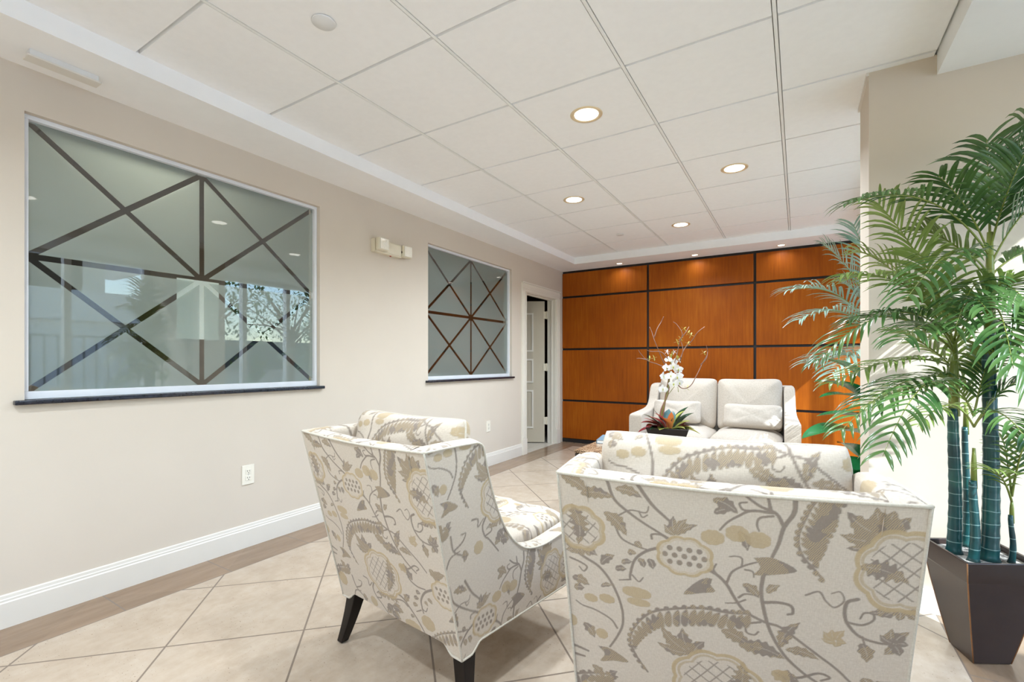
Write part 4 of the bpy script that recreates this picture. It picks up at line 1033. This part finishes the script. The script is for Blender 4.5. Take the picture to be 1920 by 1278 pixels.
PC = Vector((.588, 2.487, 0))
PT = empty('potted_palm', PC, label='tall green palm with teal canes in a dark bronze square planter, right edge', cat='potted palm')
E1 = Vector((.29, -.957, 0)).normalized(); E2 = Vector((.87, .493, 0)).normalized()
def sq(h, z): return [E1*h*a+E2*h*b+Vector((0, 0, z)) for a, b in ((1, -1), (1, 1), (-1, 1), (-1, -1))]
prof = [(.064, .0), (.068, .004), (.079, .055), (.092, .12), (.105, .19), (.117, .255), (.126, .318), (.1265, .322), (.129, .326), (.1315, .395), (.128, .398), (.119, .396), (.118, .372)]
m = MB(); vs = []
for h, z in prof: vs += sq(h, z)
n = len(prof); fs = [(3, 2, 1, 0)]+[(k*4+i, k*4+(i+1) % 4, (k+1)*4+(i+1) % 4, (k+1)*4+i) for k in range(n-1) for i in range(4)]
m.add(vs, fs); pot = m.build('planter', M['pot'], PT, bevel=.002)
for i in range(4):
    m = MB(); m.tube([sq(h-.0008, z)[i] for h, z in prof[1:10]], .0022, 6); m.build('worn_edge', M['pot_edge'], pot)
m = MB(); m.add(sq(.1195, .375), [(0, 1, 2, 3)]); m.add(sq(.1195, .33), [(0, 1, 2, 3)]); m.build('gravel', M['gravel'], PT)
SOIL = .374
def foot(u, v): p = pix(u, v, Z=SOIL); return p
cA = foot(1789, 1036); cB = foot(1856, 1050); cC = foot(1826, 1052); cD = foot(1897, 1056); cE = foot(1811, 1024)
def up(p, z, dx=0, dy=0): return Vector((p.x+dx, p.y+dy, z))
def vz(p, v):   # height of photo row v above the ground point p
    d = -p.x*math.sin(YAW)+p.y*math.cos(YAW); return EYE+(PY-v)/FPX*d
tA = up(cA, vz(cA, 765)); tB = up(cB, vz(cB, 625)); tC = up(cC, vz(cC, 900)); tD = up(cD, vz(cD, 965)); tE = up(cE, vz(cE, 800))
cane(PT, cA, tA, .0235, PC); cane(PT, cB, tB, .0270, PC); cane(PT, cC, tC, .0165, PC); cane(PT, cD, tD, .0100, PC); cane(PT, cE, tE, .0140, PC)
# green crown shafts
for p, z1, r in ((tA, .27, .0145), (tB, .38, .014), (tC, .12, .008), (tD, .05, .006), (tE, .10, .008)):
    m = MB(); q = p-PC; m.tube([q-Vector((0, 0, .03)), q+Vector((0, 0, z1*.5)), q+Vector((0, 0, z1))], [r*1.25, r, r*.6], 10); m.build('crown_shaft', M['palm_stem'], PT)
g, yv = M['palm_leaf'], M['palm_yellow']
# start point, photo aim of the tip, depth of the tip, rise, material, leaflet length
FR = [
 (up(tB, vz(cB, 480)), (1585, 385), 2.05, .34, g, .125, 30), (up(tB, vz(cB, 440)), (1850, 262), 2.44, .02, g, .17, 24), (up(tB, vz(cB, 470)), (1960, 180), 2.45, .10, g, .18, 26),
 (up(tB, vz(cB, 500)), (1985, 345), 2.40, .25, g, .16, 24), (up(tB, vz(cB, 520)), (1990, 470), 2.55, .30, g, .15, 22), (up(tB, vz(cB, 540)), (1950, 600), 2.25, .35, g, .14, 22), (up(tB, vz(cB, 480)), (1760, 330), 2.30, .15, g, .13, 22),
 (up(tB, vz(cB, 520)), (1700, 560), 2.00, .38, g, .14, 24),
 (up(tA, vz(cA, 620)), (1645, 380), 2.35, .10, yv, .155, 28), (up(tA, vz(cA, 640)), (1530, 680), 2.12, .48, g, .135, 30), (up(tA, vz(cA, 620)), (1580, 515), 2.20, .26, yv, .13, 26),
 (up(tA, vz(cA, 650)), (1720, 470), 2.20, .12, yv, .14, 24), (up(tA, vz(cA, 650)), (1900, 520), 2.30, .28, yv, .13, 22), (up(tA, vz(cA, 660)), (1690, 640), 2.05, .30, g, .13, 22),
 (up(tE, vz(cE, 700)), (1555, 720), 2.18, .16, yv, .12, 28), (up(tE, vz(cE, 730)), (1575, 810), 2.08, .26, g, .13, 28), (up(tA, vz(cA, 750)), (1655, 855), 1.95, .42, g, .135, 26), (up(tE, vz(cE, 740)), (1900, 640), 2.30, .22, yv, .12, 22),
 (up(tE, vz(cE, 720)), (1740, 560), 2.50, .08, yv, .11, 20),
 (up(tC, vz(cC, 800)), (1930, 830), 2.10, .45, g, .10, 20), (up(tC, vz(cC, 800)), (1720, 800), 2.10, .38, yv, .08, 18), (up(tC, vz(cC, 780)), (1860, 660), 2.45, .12, g, .10, 20), (up(tC, vz(cC, 800)), (1950, 700), 2.40, .30, g, .11, 22),
 (up(tD, vz(cD, 930)), (1935, 800), 2.35, .20, g, .08, 16), (up(tD, vz(cD, 930)), (1880, 820), 2.45, .15, yv, .07, 14), (up(tD, vz(cD, 940)), (1850, 880), 2.30, .30, yv, .07, 14), (up(tB, vz(cB, 600)), (1960, 760), 2.20, .35, g, .13, 22),
]
FR += [
 (up(tA, vz(cA, 650)), (1610, 470), 2.45, .20, yv, .14, 26), (up(tA, vz(cA, 660)), (1600, 600), 2.35, .30, g, .14, 26), (up(tB, vz(cB, 530)), (1720, 430), 2.42, .22, yv, .13, 24), (up(tB, vz(cB, 560)), (1790, 620), 2.10, .45, g, .13, 22),
 (up(tE, vz(cE, 740)), (1620, 760), 2.40, .20, yv, .13, 26), (up(tE, vz(cE, 720)), (1680, 620), 2.50, .14, yv, .12, 22), (up(tB, vz(cB, 600)), (1900, 690), 2.05, .40, g, .13, 22), (up(tB, vz(cB, 580)), (1990, 620), 2.45, .25, yv, .14, 22),
 (up(tB, vz(cB, 470)), (1920, 290), 2.30, .10, g, .16, 24), (up(tA, vz(cA, 640)), (1850, 580), 2.05, .40, g, .12, 20), (up(tC, vz(cC, 780)), (1770, 700), 2.48, .18, yv, .10, 20),
]
for k, (p0, (u, v), Y, rise, mt, ll, pr) in enumerate(FR):
    frond('frond', PT, p0, pix(u, v, Y=Y), rise, mt, PC, pairs=int(pr*.70), ll=ll*1.36, lw=.0135 if ll > .1 else .0095, droop=1.05, seed=20+k, hang=.15 if k in (10, 18) else 0)

# palm with sun glare in its leaf colour, and broad-leaved plant, behind the pier
SP = Vector((.66, 4.72, 0))
S2 = empty('potted_palm', SP, label='green feather palm behind the beige pier, its leaves coloured pale for sun glare', cat='potted palm')
m = MB(); m.lathe([(.13, 0), (.135, .01), (.17, .30), (.18, .31), (.18, .34), (.165, .34), (.16, .30)], 28); m.build('planter', M['pot'], S2)
m = MB(); m.lathe([(.162, .30), (.10, .312), (.01, .315)], 24); m.build('gravel', M['gravel'], S2)
for dx, dy, zt in ((-.05, .0, 1.15), (.06, .04, .85)): cane(S2, SP+Vector((dx, dy, .31)), SP+Vector((dx*1.5, dy, zt)), .018, SP)
sl = M['sun_glare_leaf']
for k, (z, (u, v), Y, rise) in enumerate(((1.20, (1478, 545), 3.95, .42), (1.18, (1500, 600), 3.75, .45), (1.20, (1545, 460), 4.3, .25), (1.15, (1560, 700), 3.7, .35), (1.0, (1515, 680), 4.0, .30), (1.15, (1600, 420), 4.1, .20), 
                                          (1.15, (1700, 560), 4.2, .3), (1.1, (1750, 650), 3.9, .4), (1.15, (1580, 530), 4.35, .3))):
    frond('frond', S2, SP+Vector((-.07, 0, z)), pix(u, v, Y=max(4.2, Y+.35)), rise, sl, SP, pairs=24, ll=.29, lw=.015, droop=.9, seed=70+k)

BP = Vector((.55, 3.62, 0))
B2 = empty('broad_leaf_plant', BP, label='potted plant with large glossy deep green leaves, right of the cream sofa', cat='potted plant')
m = MB(); m.lathe([(.12, 0), (.125, .01), (.155, .26), (.165, .27), (.165, .30), (.15, .30), (.145, .26)], 28); m.build('planter', M['pot'], B2)
m = MB(); m.lathe([(.147, .26), (.10, .272), (.01, .275)], 24); m.build('gravel', M['gravel'], B2)
for k, ((u, v), (u2, v2), Y, w) in enumerate((((1605, 750), (1525, 715), 4.4, .22), ((1605, 720), (1540, 672), 4.5, .22), ((1620, 760), (1535, 745), 4.3, .16), ((1625, 822), (1503, 822), 4.25, .30), ((1640, 800), (1530, 780), 4.45, .22), ((1610, 860), (1590, 925), 4.3, .24),
                                               ((1630, 700), (1625, 640), 4.6, .17), ((1640, 780), (1700, 720), 4.6, .18), ((1650, 860), (1720, 830), 4.5, .18), ((1625, 900), (1560, 890), 4.2, .17), ((1600, 860), (1570, 830), 4.35, .16))):
    a = pix(u+18, v, Y=3.60)-BP; b = pix(u2, v2, Y=Y-.95)-BP
    m = MB(); m.tube(spline([Vector((0, 0, .27)), a*.5+Vector((0, 0, .18)), a], 6), .006, 6); st = m.build('leaf_stalk', M['palm_stem'], B2)
    m = MB(); blade(m, a, b, w*.9, arch=.10, n=12, fold=.25, taper=.7); m.build('leaf', M['broad_leaf'], st)

# ================================================================ outside the glass wall
pave = simple('pale concrete paving', (.72, .71, .70), .8, var=.04, nscale=2)
struct(MB().box(4.2, 40, -25, 45, -.14, -.02).box(XR+.05, 4.2, YB+.25, 45, -.14, -.02).box(XR+.05, 4.2, -25, Y0-.12, -.14, -.02), 'ground', pave)
# unseen slab and post, added to block sun from the chair backs
struct(MB().box(XR+.06, 3.9, Y0-.12, 1.18, 2.42, 2.58).box(3.7, 3.9, 1.0, 1.18, 0, 2.42), 'added_sun_shade', M['ceil_paint'])
white = simple('white render', (.74, .72, .69), .8, var=.03)
HB = empty('neighbour_building', (13, 3.7, 0), label='white building with balcony and flat roof, mirrored in the larger frosted window', cat='building')
m = MB(); m.box(0, 6, -9, 3.6, 0, 2.7); m.box(.8, 6, -9, 2.6, 2.7, 4.6); m.box(-.2, 6, -9, 4.6, 4.6, 5.3); m.box(-.3, 0, -9, 3.6, 2.4, 3.3); m.build('walls', white, HB)
for y in (-7.5, -4.5, -1.4, 1.2): MB().box(.74, .80, y-.8, y+.8, 3.3, 4.4).build('window', M['slot'], HB)
m = MB()
for k in range(40): m.box(-.02, .0, -9+k*.3, -8.96+k*.3, .1, 1.9)
m.box(-.03, .0, -9, 3, 1.9, 1.95); m.build('railing', simple('grey railing', (.25, .27, .26), .5), HB)
wall_g = empty('garden_wall', (11, 12, 0), label='low pinkish garden wall with dark fence, mirrored in the larger frosted window', cat='garden wall')
MB().box(0, .25, -6, 16, 0, .85).build('base_wall', simple('pink render', (.50, .40, .36), .8), wall_g)
MB().box(.10, .16, -6, 16, .85, 1.9).build('fence', simple('slate fence cloth', (.05, .07, .09), .8), wall_g)
def tree(x, y, h, cr, name, label, mat, nleaf=1400, seed=0, ls=.16):
    r = random.Random(seed); t = empty(name, (x, y, 0), label=label, cat='tree' if h > 2 else 'shrub', group='plants outside the glass wall')
    m = MB(); ends = []
    if h > 2:
        m.tube([(0, 0, 0), (.1, .05, h*.3), (.0, .1, h*.5)], [.14, .11, .08], 8)
    for k in range(16 if h > 2 else 8):
        a = r.uniform(0, 2*PI); e = r.uniform(.1, 1.2); l = cr*r.uniform(.6, 1)
        b0 = Vector((0, .05, h*r.uniform(.35, .5))) if h > 2 else Vector((0, 0, 0)); b1 = b0+Vector((math.cos(a)*math.cos(e), math.sin(a)*math.cos(e), math.sin(e)))*l
        m.tube([b0, (b0+b1)/2+Vector((0, 0, .1)), b1], [.04, .025, .008] if h > 2 else [.01, .008, .004], 5); ends += [(b0+b1)/2, b1, b1]
    m.build('branches', M['twig'], t)
    m = MB()
    for k in range(nleaf):
        c = r.choice(ends)+Vector((r.gauss(0, 1), r.gauss(0, 1), r.gauss(0, .8)))*cr*.20
        d = Vector((r.gauss(0, 1), r.gauss(0, 1), r.gauss(0, 1))).normalized()*ls*r.uniform(.6, 1.2)
        blade(m, c, c+d, ls*.45, n=2, fold=.2)
    m.build('foliage', mat, t)
tree(8.5, 9.5, 4.6, 2.2, 'garden_tree', 'open crowned tree in the garden, mirrored in the right half of the larger frosted window', M['bush'], 1200, 1)
tree(7.0, 6.2, 3.9, 1.6, 'garden_tree', 'dense tree in the garden, mirrored near the middle of the larger frosted window', M['bush'], 1100, 2)
tree(9.0, 13.5, 4.4, 2.0, 'garden_tree', 'tree farthest along the garden fence, mirrored at the right of the larger window', M['bush'], 900, 3)
tree(3.0, 5.2, 1.0, .75, 'garden_shrub', 'leafy shrub outside the glass, mirrored low in the right of the larger frosted window', M['bush'], 900, 4, .11)
tree(3.1, 6.9, 1.1, .7, 'garden_shrub', 'yellow green shrub outside the glass, mirrored low at the right of the larger frosted window', M['bush_yellow'], 800, 5, .13)
tree(2.9, 1.9, 1.5, .5, 'garden_shrub', 'spiky yellow green plant outside the glass, mirrored at the left edge of the larger window', M['bush_yellow'], 500, 6, .22)
